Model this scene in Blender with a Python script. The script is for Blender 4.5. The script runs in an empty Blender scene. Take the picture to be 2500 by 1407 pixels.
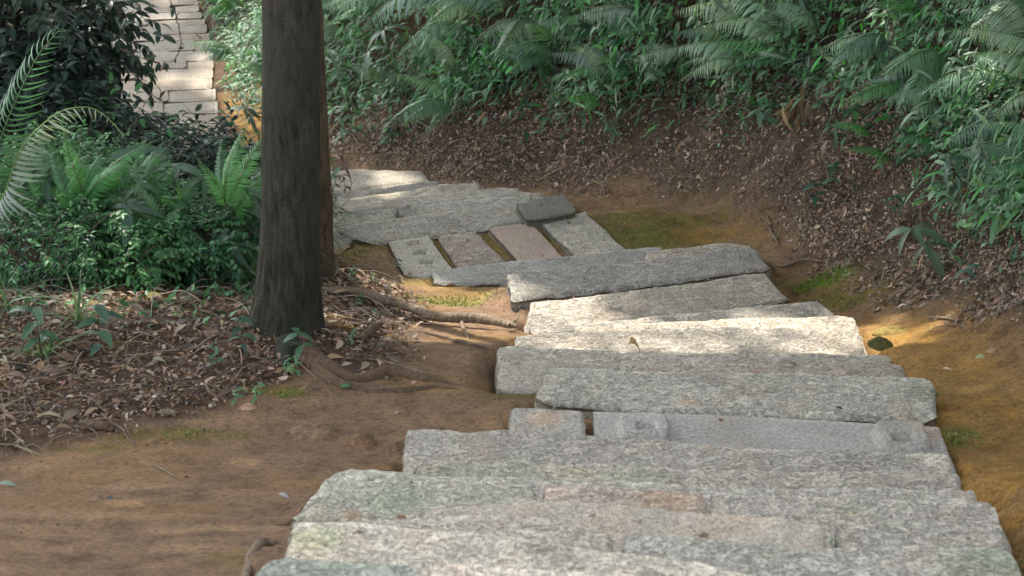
import bpy, math, random
import numpy as np
from mathutils import Matrix, Vector, Quaternion
R = math.radians
rng = np.random.default_rng(7)
random.seed(7)
scene = bpy.context.scene
COL = scene.collection

# ------------------------------------------------------------------ camera, sky, sun
H0 = 5.2                       # camera height above the far lower path
PITCH = R(25.0)
F = 5000.0                     # focal length in photograph pixels (2500 wide)
cam_d = bpy.data.cameras.new("camera")
cam = bpy.data.objects.new("camera", cam_d)
COL.objects.link(cam)
cam.location = (0, 0, H0)
cam.rotation_euler = (R(90) - PITCH, 0, 0)
cam_d.sensor_width = 36.0
cam_d.lens = 36.0 * F / 2500.0
cam_d.clip_end = 500
cam_d.clip_start = 0.1
cam_d.dof.use_dof = True
cam_d.dof.focus_distance = 8.6
cam_d.dof.aperture_fstop = 6.5
scene.camera = cam

SUN_EL = R(52)
SUN_AZ = (-0.50, 0.866)         # horizontal direction towards the sun
_n = math.hypot(*SUN_AZ)
SUN = Vector((SUN_AZ[0]/_n*math.cos(SUN_EL), SUN_AZ[1]/_n*math.cos(SUN_EL), math.sin(SUN_EL)))
world = bpy.data.worlds.new("World")
scene.world = world
world.use_nodes = True
nt = world.node_tree
bg = nt.nodes['Background']
sky = nt.nodes.new('ShaderNodeTexSky')
sky.sky_type = 'NISHITA'
sky.sun_disc = False
sky.sun_elevation = SUN_EL
sky.sun_rotation = math.atan2(SUN.x, SUN.y)
sky.air_density = 1.0
sky.dust_density = 3.0
hs = nt.nodes.new('ShaderNodeHueSaturation'); hs.inputs['Saturation'].default_value = 0.25
nt.links.new(sky.outputs[0], hs.inputs['Color']); nt.links.new(hs.outputs[0], bg.inputs[0])
bg.inputs[1].default_value = 0.15
sun_d = bpy.data.lights.new("sun", 'SUN')
sun_d.energy = 2.0
sun_d.angle = R(0.9)
sun_d.color = (1.0, 0.93, 0.83)
sun = bpy.data.objects.new("sun", sun_d)
COL.objects.link(sun)
sun.rotation_euler = SUN.to_track_quat('Z', 'Y').to_euler()
sun.location = (-6, 6, 20)
scene.view_settings.view_transform = 'Standard'
scene.view_settings.look = 'None'
scene.view_settings.exposure = 2.34
scene.view_settings.gamma = 1.0
scene.cycles.max_bounces = 6
scene.cycles.transparent_max_bounces = 4
scene.cycles.diffuse_bounces = 3
scene.cycles.glossy_bounces = 2
scene.cycles.transmission_bounces = 3

# ------------------------------------------------------------------ small maths
CP, SP = math.cos(PITCH), math.sin(PITCH)
def ray(px, py):
    px = np.asarray(px, float); py = np.asarray(py, float)
    a = (px - 1250.0)/F; b = (703.5 - py)/F
    return np.stack([a, CP + b*SP, -SP + b*CP], -1)       # per unit of depth
def on_z(px, py, z):
    r = ray(px, py); t = (z - H0)/r[..., 2]
    return r*t[..., None] + np.array([0, 0, H0])
def on_y(px, py, Y):
    r = ray(px, py); t = Y/r[..., 1]
    return r*t[..., None] + np.array([0, 0, H0])
def at_depth(px, py, d):
    r = ray(px, py)
    return r*np.asarray(d, float)[..., None] + np.array([0, 0, H0])
def project(P):
    P = np.asarray(P, float)
    y = P[..., 1]; z = P[..., 2] - H0
    d = y*CP - z*SP
    return 1250 + F*P[..., 0]/d, 703.5 - F*(y*SP + z*CP)/d, d

def _hash(ix, iy, iz, s):
    n = (ix*374761393 + iy*668265263 + iz*2147483647 + s*1274126177) & 0xffffffff
    n = ((n ^ (n >> 13))*1103515245) & 0xffffffff
    n = ((n ^ (n >> 16))*2654435761) & 0xffffffff
    return ((n ^ (n >> 15)) & 0xffffff)/float(0xffffff)
def vnoise(x, y, z=0.0, s=0):
    x = np.asarray(x, float); y = np.asarray(y, float); z = np.zeros_like(x) + z
    ix = np.floor(x).astype(np.int64); iy = np.floor(y).astype(np.int64); iz = np.floor(z).astype(np.int64)
    fx, fy, fz = x-ix, y-iy, z-iz
    fx = fx*fx*(3-2*fx); fy = fy*fy*(3-2*fy); fz = fz*fz*(3-2*fz)
    out = 0
    for dx in (0, 1):
        for dy in (0, 1):
            for dz in (0, 1):
                w = (fx if dx else 1-fx)*(fy if dy else 1-fy)*(fz if dz else 1-fz)
                out = out + w*_hash(ix+dx, iy+dy, iz+dz, s)
    return out*2 - 1
def fbm(x, y, sc, octs=4, s=0, z=0.0, gain=0.5):
    o = 0; a = 1.0; t = 0
    for k in range(octs):
        o = o + a*vnoise(x*sc, y*sc, z*sc, s+k*17); t += a; a *= gain; sc *= 2.03
    return o/t
def smooth(a, b, x):
    t = np.clip((x-a)/(b-a), 0, 1); return t*t*(3-2*t)

# ------------------------------------------------------------------ terrain
PROF = np.array([(-30, -1.5), (-2, -1.5), (0, -1.62), (3, -2.28), (3.8, -2.58), (5.9, -3.34), (6.4, -3.42), (7.1, -3.57), (8.1, -3.93),
                 (8.6, -4.09), (9.0, -4.17), (10.0, -4.25), (11.0, -4.58), (11.7, -4.78), (13, -5.12), (16.4, -5.18), (22, -5.4), (70, -5.5)])
FOOT = np.array([(2.6, -30), (2.3, 3), (2.0, 5), (1.82, 6.3), (1.7, 6.9), (1.5, 8.2), (1.27, 9.3), (0.98, 10.0), (0.60, 10.5), (0, 11.05), (-.5, 11.45),
                 (-1.1, 12.0), (-1.72, 13.1), (-2.03, 14.2), (-2.55, 16.4), (-3.1, 19), (-5, 30), (-8, 70)])
LEFT = np.array([(-30, -.9), (3, -.7), (4, -.54), (5.7, -.36), (6.4, .05), (7.1, -.06), (8.8, 0), (9.2, -.5), (9.7, -.66), (10.2, -.95), (11, -1.6), (12, -2.6), (13, -3.7), (70, -6)])
def foot_dist(x, y):
    best = np.full(x.shape, 1e9); sg = np.ones(x.shape)
    for (ax, ay), (bx, by) in zip(FOOT[:-1], FOOT[1:]):
        dx, dy = bx-ax, by-ay; L = dx*dx+dy*dy
        t = np.clip(((x-ax)*dx+(y-ay)*dy)/L, 0, 1)
        ex, ey = x-(ax+t*dx), y-(ay+t*dy)
        d = np.hypot(ex, ey)
        m = d < best
        c = dx*(y-ay) - dy*(x-ax)
        best = np.where(m, d, best); sg = np.where(m, np.where(c < 0, 1.0, -1.0), sg)
    return best*sg
def height(x, y, detail=True):
    x = np.asarray(x, float); y = np.asarray(y, float)
    z = np.interp(y, PROF[:, 0], PROF[:, 1])
    s = foot_dist(x, y)
    sw = s + 0.10*fbm(x, y, 1.3, 3, 5)*smooth(-.2, .3, s)
    bank = np.interp(sw, [-.15, .0, .15, .5, .9, 1.4, 2.2, 4.5, 9], [0, .02, .08, .38, .80, 1.55, 2.6, 4.0, 4.8])
    z = z + bank
    dl = np.interp(y, LEFT[:, 0], LEFT[:, 1]) - x
    win = smooth(6.2, 7.6, y)*(1-smooth(10.2, 11.2, y))
    z = z + win*np.interp(dl, [.35, .75, 1.5, 4], [0, .10, .16, .25])
    z = z + 0.05*smooth(.3, 1.0, dl)*fbm(x, y, 1.1, 2, 3)
    if detail:
        b = smooth(.05, .5, s)
        z = z + 0.016*fbm(x, y*1.5, 3.0, 5, 11, gain=.6) + b*0.11*fbm(x, y, 3.6, 5, 21, z=z*1.0, gain=.6) + 0.004*fbm(x, y, 18, 2, 31)
    return z + H0
def hit(px, py):
    """where the sight line of a photograph pixel meets the terrain"""
    px = np.atleast_1d(np.asarray(px, float)); py = np.atleast_1d(np.asarray(py, float))
    r = ray(px, py)
    ts = np.arange(3.0, 24.0, 0.06)
    Q = r[:, None, :]*ts[None, :, None]
    below = Q[..., 2] + H0 < height(Q[..., 0].ravel(), Q[..., 1].ravel(), False).reshape(Q.shape[:2])
    k = np.where(below.any(1), below.argmax(1), len(ts)-1)
    lo = ts[np.maximum(k-4, 0)]; tt = lo[:, None]+np.linspace(0, .42, 43)[None, :]
    Q = r[:, None, :]*tt[..., None]
    below = Q[..., 2] + H0 < height(Q[..., 0].ravel(), Q[..., 1].ravel()).reshape(Q.shape[:2])
    t = tt[np.arange(len(k)), np.where(below.any(1), below.argmax(1), 42)]
    P = r*t[:, None]; P[:, 2] = height(P[:, 0], P[:, 1])
    return P
def normal(x, y, e=.06):
    zx = (height(x+e, y, False)-height(x-e, y, False))/(2*e); zy = (height(x, y+e, False)-height(x, y-e, False))/(2*e)
    n = np.stack([-zx, -zy, np.ones_like(zx)], -1)
    return n/np.linalg.norm(n, axis=-1, keepdims=True)

# ------------------------------------------------------------------ materials
def new_mat(name):
    m = bpy.data.materials.new(name); m.use_nodes = True
    n = m.node_tree.nodes; l = m.node_tree.links
    return m, n, l, n['Principled BSDF']
def N(n, typ, **kw):
    o = n.new('ShaderNode'+typ)
    for k, v in sorted(kw.items(), key=lambda q: q[0].startswith('i_')):
        if k.startswith('i_'):
            key = k[2:]
            o.inputs[int(key) if key.isdigit() else key].default_value = v
        else: setattr(o, k, v)
    return o
def ramp(n, l, src, stops, interp='LINEAR'):
    r = n.new('ShaderNodeValToRGB'); cr = r.color_ramp; cr.interpolation = interp
    while len(cr.elements) < len(stops): cr.elements.new(0.5)
    for e, (p, c) in zip(cr.elements, stops):
        e.position = p; e.color = (c[0], c[1], c[2], 1) if not isinstance(c, (int, float)) else (c, c, c, 1)
    l.new(src, r.inputs[0]); return r
def mixc(n, l, fac, a, b, mode='MIX'):
    m = n.new('ShaderNodeMix'); m.data_type = 'RGBA'; m.blend_type = mode
    for i, v in ((0, fac), (6, a), (7, b)):
        if isinstance(v, (int, float)): m.inputs[i].default_value = v
        elif isinstance(v, tuple): m.inputs[i].default_value = (v[0], v[1], v[2], 1)
        else: l.new(v, m.inputs[i])
    return m.outputs[2]

def granite(name, chip=1.0, speck=1.0):
    m, n, l, p = new_mat(name)
    tc = N(n, 'TexCoord'); oi = N(n, 'ObjectInfo')
    add = N(n, 'VectorMath', operation='ADD'); sc = N(n, 'VectorMath', operation='SCALE'); sc.inputs['Scale'].default_value = 37.0
    cmb = N(n, 'CombineXYZ')
    l.new(oi.outputs['Random'], cmb.inputs[0]); l.new(oi.outputs['Random'], cmb.inputs[1]); l.new(cmb.outputs[0], sc.inputs[0])
    l.new(tc.outputs['Object'], add.inputs[0]); l.new(sc.outputs[0], add.inputs[1])
    v = add.outputs[0]
    ns = N(n, 'TexNoise', i_Scale=80.0, i_Detail=5.0, i_Roughness=0.75); l.new(v, ns.inputs['Vector'])
    ns2 = N(n, 'TexNoise', i_Scale=240.0, i_Detail=2.0, i_Roughness=0.7); l.new(v, ns2.inputs['Vector'])
    c1 = ramp(n, l, ns.outputs[0], [(.34, (.27, .256, .235)), (.44, (.40, .378, .342)), (.52, (.49, .463, .42)), (.64, (.61, .578, .527))])
    c2 = ramp(n, l, ns2.outputs[0], [(.32, .35), (.46, .9), (.6, 1.1)])
    col = mixc(n, l, speck, c1.outputs[0], c2.outputs[0], 'MULTIPLY')
    # warm feldspar patches
    nw = N(n, 'TexNoise', i_Scale=4.5, i_Detail=3.0, i_Roughness=0.6); l.new(v, nw.inputs['Vector'])
    rw = ramp(n, l, nw.outputs[0], [(.54, 0.0), (.76, .45)])
    col = mixc(n, l, rw.outputs[0], col, (1.18, .92, .76), 'MULTIPLY')
    # lichen and weather stains
    ng = N(n, 'TexNoise', i_Scale=6.0, i_Detail=5.0, i_Roughness=0.7, i_W=3.0, noise_dimensions='4D'); l.new(v, ng.inputs['Vector'])
    rg = ramp(n, l, ng.outputs[0], [(.53, 0.0), (.72, .45)])
    col = mixc(n, l, rg.outputs[0], col, (.70, .84, .72), 'MULTIPLY')
    nd = N(n, 'TexNoise', i_Scale=3.0, i_Detail=6.0, i_Roughness=0.7, i_W=9.0, noise_dimensions='4D'); l.new(v, nd.inputs['Vector'])
    rd = ramp(n, l, nd.outputs[0], [(.34, .80), (.52, 1.0), (.7, 1.10)])
    col = mixc(n, l, 1.0, col, rd.outputs[0], 'MULTIPLY')
    at = N(n, 'Attribute', attribute_name='Col')
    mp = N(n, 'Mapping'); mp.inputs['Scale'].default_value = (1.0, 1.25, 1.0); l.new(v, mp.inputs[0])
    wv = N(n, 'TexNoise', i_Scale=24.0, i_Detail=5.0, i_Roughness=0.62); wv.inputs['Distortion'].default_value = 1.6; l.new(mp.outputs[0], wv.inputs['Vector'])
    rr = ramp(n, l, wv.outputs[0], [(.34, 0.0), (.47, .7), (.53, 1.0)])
    pit = ramp(n, l, wv.outputs[0], [(.30, .72), (.42, .92), (.52, 1.0), (.64, 1.06)])  # recess shade put into the colour: pits darker where relief shading is weak
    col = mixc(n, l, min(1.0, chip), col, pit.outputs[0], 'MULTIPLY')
    col = mixc(n, l, 1.0, col, at.outputs['Color'], 'MULTIPLY')
    col = mixc(n, l, 1.0, col, oi.outputs['Color'], 'MULTIPLY')
    l.new(col, p.inputs['Base Color'])
    p.inputs['Roughness'].default_value = 0.85
    p.inputs['Specular IOR Level'].default_value = 0.3
    # chiselled relief: stretched cells and grain
    b1 = N(n, 'Bump', i_Strength=0.7*chip, i_Distance=0.014); l.new(rr.outputs[0], b1.inputs['Height'])
    b2 = N(n, 'Bump', i_Strength=0.5, i_Distance=0.004); l.new(ns2.outputs[0], b2.inputs['Height']); l.new(b1.outputs[0], b2.inputs['Normal'])
    l.new(b2.outputs[0], p.inputs['Normal'])
    return m
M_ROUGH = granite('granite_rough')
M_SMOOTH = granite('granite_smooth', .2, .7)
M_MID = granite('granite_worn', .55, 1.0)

def soil_mat():
    m, n, l, p = new_mat('soil')
    tc = N(n, 'TexCoord'); at = N(n, 'Attribute', attribute_name='Col')
    n1 = N(n, 'TexNoise', i_Scale=9.0, i_Detail=8.0, i_Roughness=0.7); l.new(tc.outputs['Object'], n1.inputs['Vector'])
    n2 = N(n, 'TexNoise', i_Scale=60.0, i_Detail=6.0, i_Roughness=0.8); l.new(tc.outputs['Object'], n2.inputs['Vector'])
    r1 = ramp(n, l, n1.outputs[0], [(.32, (.62, .60, .58)), (.5, (1, 1, 1)), (.7, (1.28, 1.25, 1.15))])
    r2 = ramp(n, l, n2.outputs[0], [(.33, .42), (.48, .98), (.62, 1.35)])
    col = mixc(n, l, 1.0, at.outputs['Color'], r1.outputs[0], 'MULTIPLY')
    col = mixc(n, l, 1.0, col, r2.outputs[0], 'MULTIPLY')
    l.new(col, p.inputs['Base Color'])
    p.inputs['Roughness'].default_value = 0.95; p.inputs['Specular IOR Level'].default_value = 0.15
    b0 = N(n, 'Bump', i_Strength=0.7, i_Distance=0.03); l.new(n1.outputs[0], b0.inputs['Height'])
    b1 = N(n, 'Bump', i_Strength=0.9, i_Distance=0.016); l.new(n2.outputs[0], b1.inputs['Height']); l.new(b0.outputs[0], b1.inputs['Normal'])
    n3 = N(n, 'TexNoise', i_Scale=330.0, i_Detail=2.0); l.new(tc.outputs['Object'], n3.inputs['Vector'])
    b2 = N(n, 'Bump', i_Strength=0.5, i_Distance=0.003); l.new(n3.outputs[0], b2.inputs['Height']); l.new(b1.outputs[0], b2.inputs['Normal'])
    l.new(b2.outputs[0], p.inputs['Normal'])
    return m
M_SOIL = soil_mat()

def leaf_mat(name, rough=.42, trans=.3, spec=.5, var=.35, bump=True):
    m, n, l, p = new_mat(name)
    at = N(n, 'Attribute', attribute_name='Col'); oi = N(n, 'ObjectInfo')
    rr = ramp(n, l, oi.outputs['Random'], [(0, (1-var, 1-var*.8, 1-var*.5)), (.5, (1, 1, 1)), (1, (1+var*.7, 1+var*.5, 1+var*.2))])
    col = mixc(n, l, 1.0, at.outputs['Color'], rr.outputs[0], 'MULTIPLY')
    l.new(col, p.inputs['Base Color'])
    p.inputs['Roughness'].default_value = rough; p.inputs['Specular IOR Level'].default_value = spec
    if bump:
        tc = N(n, 'TexCoord'); nz = N(n, 'TexNoise', i_Scale=60.0, i_Detail=2.0); l.new(tc.outputs['Object'], nz.inputs['Vector'])
        b = N(n, 'Bump', i_Strength=.35, i_Distance=.006); l.new(nz.outputs[0], b.inputs['Height']); l.new(b.outputs[0], p.inputs['Normal'])
    tr = N(n, 'BsdfTranslucent'); c2 = mixc(n, l, 1.0, col, (1.25, 1.35, .55), 'MULTIPLY'); l.new(c2, tr.inputs[0])
    mx = N(n, 'MixShader'); mx.inputs[0].default_value = trans
    l.new(p.outputs[0], mx.inputs[1]); l.new(tr.outputs[0], mx.inputs[2])
    l.new(mx.outputs[0], n['Material Output'].inputs[0])
    return m
M_LEAF = leaf_mat('green_leaf', .45, .3, .38)
M_FERN = leaf_mat('fern_leaf', .40, .25, .6, .42)
M_DRY = leaf_mat('dry_leaf', .6, .12, .35, .2)
M_CANOPY = leaf_mat('canopy_leaf', .5, .12, .4, .2, False)

def bark_mat(name, dark, light, moss, scale=1.0):
    m, n, l, p = new_mat(name)
    tc = N(n, 'TexCoord')
    mp = N(n, 'Mapping'); mp.inputs['Scale'].default_value = (1, 1, .22); l.new(tc.outputs['Object'], mp.inputs[0])
    n1 = N(n, 'TexNoise', i_Scale=38.0*scale, i_Detail=6.0, i_Roughness=.7); n1.inputs['Distortion'].default_value = .6; l.new(mp.outputs[0], n1.inputs['Vector'])
    n2 = N(n, 'TexNoise', i_Scale=5.0, i_Detail=5.0, i_Roughness=.65); l.new(tc.outputs['Object'], n2.inputs['Vector'])
    n3 = N(n, 'TexNoise', i_Scale=120.0, i_Detail=3.0); l.new(tc.outputs['Object'], n3.inputs['Vector'])
    c = ramp(n, l, n1.outputs[0], [(.35, tuple(x*.45 for x in dark)), (.46, dark), (.66, light)])
    f = ramp(n, l, n2.outputs[0], [(.44, 0.0), (.64, .85)])
    col = mixc(n, l, f.outputs[0], c.outputs[0], moss)
    g = ramp(n, l, n3.outputs[0], [(.3, .7), (.6, 1.15)])
    col = mixc(n, l, 1.0, col, g.outputs[0], 'MULTIPLY')
    l.new(col, p.inputs['Base Color']); p.inputs['Roughness'].default_value = .9; p.inputs['Specular IOR Level'].default_value = .2
    b = N(n, 'Bump', i_Strength=.8, i_Distance=.012); l.new(n1.outputs[0], b.inputs['Height'])
    b2 = N(n, 'Bump', i_Strength=.5, i_Distance=.004); l.new(n3.outputs[0], b2.inputs['Height']); l.new(b.outputs[0], b2.inputs['Normal'])
    l.new(b2.outputs[0], p.inputs['Normal'])
    return m
M_BARK = bark_mat('bark_dark', (.034, .031, .024), (.064, .060, .045), (.034, .042, .028))
M_BARK2 = bark_mat('bark_brown', (.075, .056, .038), (.14, .105, .07), (.07, .065, .035))
M_ROOT = bark_mat('root_bark', (.17, .125, .09), (.30, .24, .19), (.20, .15, .09), 1.6)
M_ROOT2 = bark_mat('root_earthy', (.09, .062, .042), (.17, .12, .08), (.14, .09, .055), 1.3)
M_TWIG = bark_mat('twig_bark', (.10, .075, .055), (.28, .22, .17), (.16, .12, .09), 2.0)

# ------------------------------------------------------------------ object helpers
def mesh_obj(name, V, Fc, mat, parent=None, colors=None, smooth_=True, origin=None):
    V = np.asarray(V, float)
    if origin is not None: V = V - np.asarray(origin)
    me = bpy.data.meshes.new(name)
    Fc = np.asarray(Fc)
    nf, k = Fc.shape
    me.vertices.add(len(V)); me.vertices.foreach_set('co', V.astype(np.float32).ravel())
    me.loops.add(nf*k); me.loops.foreach_set('vertex_index', Fc.astype(np.int32).ravel())
    me.polygons.add(nf); me.polygons.foreach_set('loop_start', (np.arange(nf)*k).astype(np.int32))
    me.polygons.foreach_set('loop_total', np.full(nf, k, np.int32))
    me.polygons.foreach_set('use_smooth', np.full(nf, smooth_, bool))
    me.update(calc_edges=True)
    if colors is not None:
        a = me.color_attributes.new('Col', 'FLOAT_COLOR', 'POINT')
        c = np.ones((len(V), 4), np.float32); c[:, :3] = colors
        a.data.foreach_set('color', c.ravel())
    me.materials.append(mat)
    o = bpy.data.objects.new(name, me); COL.objects.link(o)
    if origin is not None: o.location = origin
    if parent is not None: o.parent = parent
    return o
def empty(name, loc):
    o = bpy.data.objects.new(name, None); COL.objects.link(o); o.location = loc; o.empty_display_size = .1; return o
def tag(o, label, cat, group=None, kind=None):
    if label: o['label'] = label
    if cat: o['category'] = cat
    if group: o['group'] = group
    if kind: o['kind'] = kind
    return o
def grid_faces(nu, nv, off=0, wrap=False):
    i, j = np.meshgrid(np.arange(nu-1), np.arange(nv if wrap else nv-1), indexing='ij')
    a = i*nv+j; b = i*nv+(j+1) % nv
    return np.stack([a, b, b+nv, a+nv], -1).reshape(-1, 4)+off
def tube(P, rad, ns=8, rough=0.0, seed=0, freq=8.0):
    """smooth tapered tube along points P"""
    P = np.asarray(P, float); rad = np.asarray(rad, float)
    d = np.gradient(P, axis=0); d /= np.linalg.norm(d, axis=1, keepdims=True)+1e-9
    up = np.array([0.13, 0.2, 1.0]) if abs(d[:, 2]).mean() < .7 else np.array([0.0, -1.0, .05])
    s = np.cross(d, up); s /= np.linalg.norm(s, axis=1, keepdims=True)+1e-9
    t = np.cross(s, d)
    a = np.linspace(0, 2*np.pi, ns, endpoint=False)
    ring = s[:, None, :]*np.cos(a)[None, :, None] + t[:, None, :]*np.sin(a)[None, :, None]
    r = np.repeat(rad[:, None], ns, 1)
    if rough:
        Q = P[:, None, :]+ring*rad[:, None, None]
        r = r*(1+rough*fbm(Q[..., 0]*freq, Q[..., 1]*freq, 1.0, 3, seed, z=Q[..., 2]*freq*.35))
    V = (P[:, None, :]+ring*r[..., None]).reshape(-1, 3)
    Fc = grid_faces(len(P), ns, 0, True)
    c0 = len(V); V = np.vstack([V, P[0], P[-1]])
    j = np.arange(ns); k = (j+1) % ns
    e0 = np.stack([k, j, np.full(ns, c0), np.full(ns, c0)], -1)
    b = (len(P)-1)*ns
    e1 = np.stack([b+j, b+k, np.full(ns, c0+1), np.full(ns, c0+1)], -1)
    return V, Fc, (e0, e1)
def tri_fix(Fc, ends):
    return Fc
def spline(P, n):
    P = np.asarray(P, float)
    t = np.concatenate([[0], np.cumsum(np.linalg.norm(np.diff(P, axis=0), axis=1))]); t /= t[-1]
    u = np.linspace(0, 1, n)
    m = np.gradient(P, t, axis=0)
    k = np.clip(np.searchsorted(t, u, side='right')-1, 0, len(t)-2)
    h = (t[k+1]-t[k])[:, None]; s = ((u-t[k])/(t[k+1]-t[k]))[:, None]
    return (2*s**3-3*s**2+1)*P[k]+(s**3-2*s**2+s)*h*m[k]+(-2*s**3+3*s**2)*P[k+1]+(s**3-s**2)*h*m[k+1]
class MB:
    """collects quads (triangles repeat a vertex as a separate list)"""
    def __init__(s): s.V = []; s.F = []; s.C = []; s.n = 0
    def add(s, V, Fc, c=(1, 1, 1)):
        V = np.asarray(V, float).reshape(-1, 3); Fc = np.asarray(Fc)
        s.V.append(V); s.F.append(Fc+s.n); s.n += len(V)
        c = np.asarray(c, float); s.C.append(np.broadcast_to(c, (len(V), 3)) if c.ndim == 1 else c)
    def data(s): return np.vstack(s.V), np.vstack(s.F), np.vstack(s.C)
    def build(s, name, mat, parent=None, origin=None, smooth_=True):
        V, Fc, C = s.data()
        return mesh_obj(name, V, Fc, mat, parent, C, smooth_, origin)
def tube_mb(mb, P, r, ns=6, c=(1, 1, 1), rough=0, seed=0):
    V, Fc, e = tube(P, r, ns, rough, seed); mb.add(V[:-2], Fc, c)

# ------------------------------------------------------------------ stones of the path
STONES = []
def stone(label, z, far, near=None, depth=.38, mat=None, tint=(1, 1, 1), rc=.03, group='granite slabs of the stepped path',
          bumps=(), thick=.15, skew=0.0, amp=1.0, warm=(), name='paving_stone', ext=(0, 0)):
    STONES.append(dict(label=label, z=z+H0, far=far, near=near, depth=depth, mat=mat or M_ROUGH, tint=tint, rc=rc, group=group,
                       bumps=bumps, thick=thick, skew=skew, amp=amp, warm=warm, name=name))
# near flight, seen from above: z relative to the eye
stone('mossy grey slab cut off by the bottom left corner of the stairs', -2.47, [(618, 1412), (655, 1368), (700, 1354), (860, 1362), (1022, 1378)], tint=(.82, .93, .86), rc=.05)
stone('pale slab at the very bottom of the picture right of a dark joint', -2.475, [(1042, 1380), (1110, 1370), (1300, 1385), (1560, 1396), (1850, 1404)], tint=(1.12, 1.1, 1.06))
stone('long pale slab with a dark round stain near the bottom edge', -2.585, [(712, 1268), (860, 1266), (960, 1275), (1150, 1288), (1370, 1328), (1500, 1342), (1700, 1364), (1850, 1398)], tint=(1.08, 1.05, .98), bumps=(), rc=.02, depth=.42, warm=[(1330, 1340, .06, (.5, .5, .5)), (760, 1310, .09, (.8, .92, .7))])
stone('slab running to the bottom right corner with a mossy green end', -2.69, [(1514, 1298), (1700, 1309), (2000, 1335), (2150, 1332), (2300, 1322), (2440, 1330), (2482, 1352)], tint=(.90, .92, .90), rc=.06, depth=.44, warm=[(2430, 1370, .14, (.7, .85, .72))])
stone('worn slab ending at the dark upright joint above the round stain', -2.685, [(900, 1262), (1137, 1249), (1310, 1257), (1494, 1297)], tint=(1.02, .99, .94), rc=.02)
stone('smooth pinkish slab ending at a small hole with a green sprout', -2.79, [(1030, 1243), (1312, 1214), (1540, 1228), (1720, 1245), (1900, 1262), (2008, 1279)], tint=(1.04, .99, .93), mat=M_MID, rc=.02, depth=.42)
stone('short rough grey slab right of the hole with the green sprout', -2.80, [(2032, 1276), (2200, 1264), (2380, 1268), (2446, 1277)], tint=(.93, .94, .92), rc=.03, depth=.42)
stone('broad slab with rounded left corner and small round drill hole', -2.90, [(725, 1258), (790, 1165), (850, 1139), (1000, 1143), (1180, 1160), (1306, 1178)], near=[(700, 1266), (900, 1285), (1100, 1290), (1316, 1262)], tint=(.98, 1.0, .93), rc=.03, bumps=[(905, 1168, .022, .022, -.03)], warm=[(960, 1225, .10, (.75, .9, .78)), (860, 1255, .03, (.9, .6, .35))])
stone('short orange-tinted slab set beside the broad rounded slab', -2.91, [(1326, 1181), (1500, 1184), (1718, 1200)], tint=(1.08, .98, .90), rc=.01, warm=[(1640, 1215, .12, (1.12, .96, .84))])
stone('long slab behind the orange-tinted slab with flaked surface', -2.915, [(1728, 1196), (1900, 1204), (2200, 1213), (2410, 1222), (2434, 1246)], tint=(.95, .96, .95), rc=.04)
stone('thin pale strip of slab just behind the orange-tinted slab', -2.99, [(1180, 1156), (1350, 1166), (1500, 1173), (1900, 1186), (2200, 1188), (2380, 1192)], tint=(1.02, 1.03, 1.02), rc=.03)
stone('narrow mossy slab with a broken dark end in mid tread', -3.075, [(1010, 1128), (1150, 1118), (1400, 1132), (1560, 1134), (1630, 1142), (1660, 1160)], tint=(.88, .90, .80), rc=.06, depth=.30)
stone('slab right of the broken dark stone end', -3.10, [(1400, 1128), (1665, 1140), (1900, 1146), (2200, 1150), (2342, 1156)], tint=(.96, .95, .93), rc=.03)
stone('long slab with pale left end in front of the blue-grey slab', -3.21, [(990, 1048), (1030, 1040), (1090, 1043), (1140, 1052), (1200, 1048), (1500, 1060), (1780, 1086), (2100, 1099), (2300, 1104), (2318, 1118)], tint=(.92, .92, .91), depth=.42, rc=.02)
stone('small squarish slab with rounded corners beside the blue-grey slab', -3.29, [(1240, 992), (1300, 990), (1426, 998)], tint=(.85, .86, .84), rc=.05, mat=M_MID, warm=[(1330, 1020, .07, (1.3, 1.02, .85))])
stone('smooth blue-grey slab with two raised carved sockets', -3.30, [(1447, 1003), (1700, 1009), (2000, 1024), (2292, 1040)], tint=(.72, .74, .76), mat=M_SMOOTH, rc=.012, depth=.36, amp=.25,
      bumps=[(1572, 1054, .165, .15, .036), (1577, 1060, .055, .05, -.04), (2200, 1075, .17, .15, .036), (2202, 1088, .06, .05, -.04), (1572, 1000, .01, .01, -.01)], warm=[(2270, 1060, .10, (1.15, .95, .8))])
stone('large rough-hewn grey slab above the blue-grey slab', -3.36, [(1330, 908), (1345, 896), (1500, 899), (1700, 905), (1900, 908), (2150, 915), (2252, 921), (2282, 940)], near=[(1303, 982), (1500, 996), (1700, 1004), (1900, 1012), (2100, 1020), (2292, 1030)], tint=(.97, 1.0, .97), rc=.05, warm=[(1680, 985, .05, (1.25, 1.0, .85)), (2260, 960, .10, (.7, .74, .66))])
stone('grey-brown slab sticking out left behind the large rough slab', -3.43, [(1216, 882), (1330, 880), (1520, 892)], near=[(1211, 953), (1300, 955), (1420, 957)], tint=(.82, .80, .77), rc=.03, mat=M_MID)
stone('narrow shaded slab with small dark chips behind the large rough slab', -3.445, [(1540, 890), (1700, 884), (1950, 884), (2170, 884), (2205, 890)], tint=(.92, .88, .85), rc=.05)
stone('shaded slab just below the sunlit stones', -3.55, [(1212, 848), (1240, 843), (1420, 850), (1600, 858), (1900, 860), (2130, 862), (2172, 868)], tint=(.95, .93, .88), rc=.04, depth=.42)
stone('broad sunlit white slab with a curled leaf lying on it', -3.64, [(1256, 818), (1290, 812), (1500, 803), (1700, 797), (1900, 797), (2060, 802), (2100, 818)], tint=(1.0, .98, .93), rc=.03, depth=.46)
stone('sunlit slab with peach band ending at a rounded right end', -3.73, [(1400, 795), (1700, 781), (1900, 772), (2060, 770), (2088, 776)], tint=(1.03, .95, .86), rc=.04, depth=.40)
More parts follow.
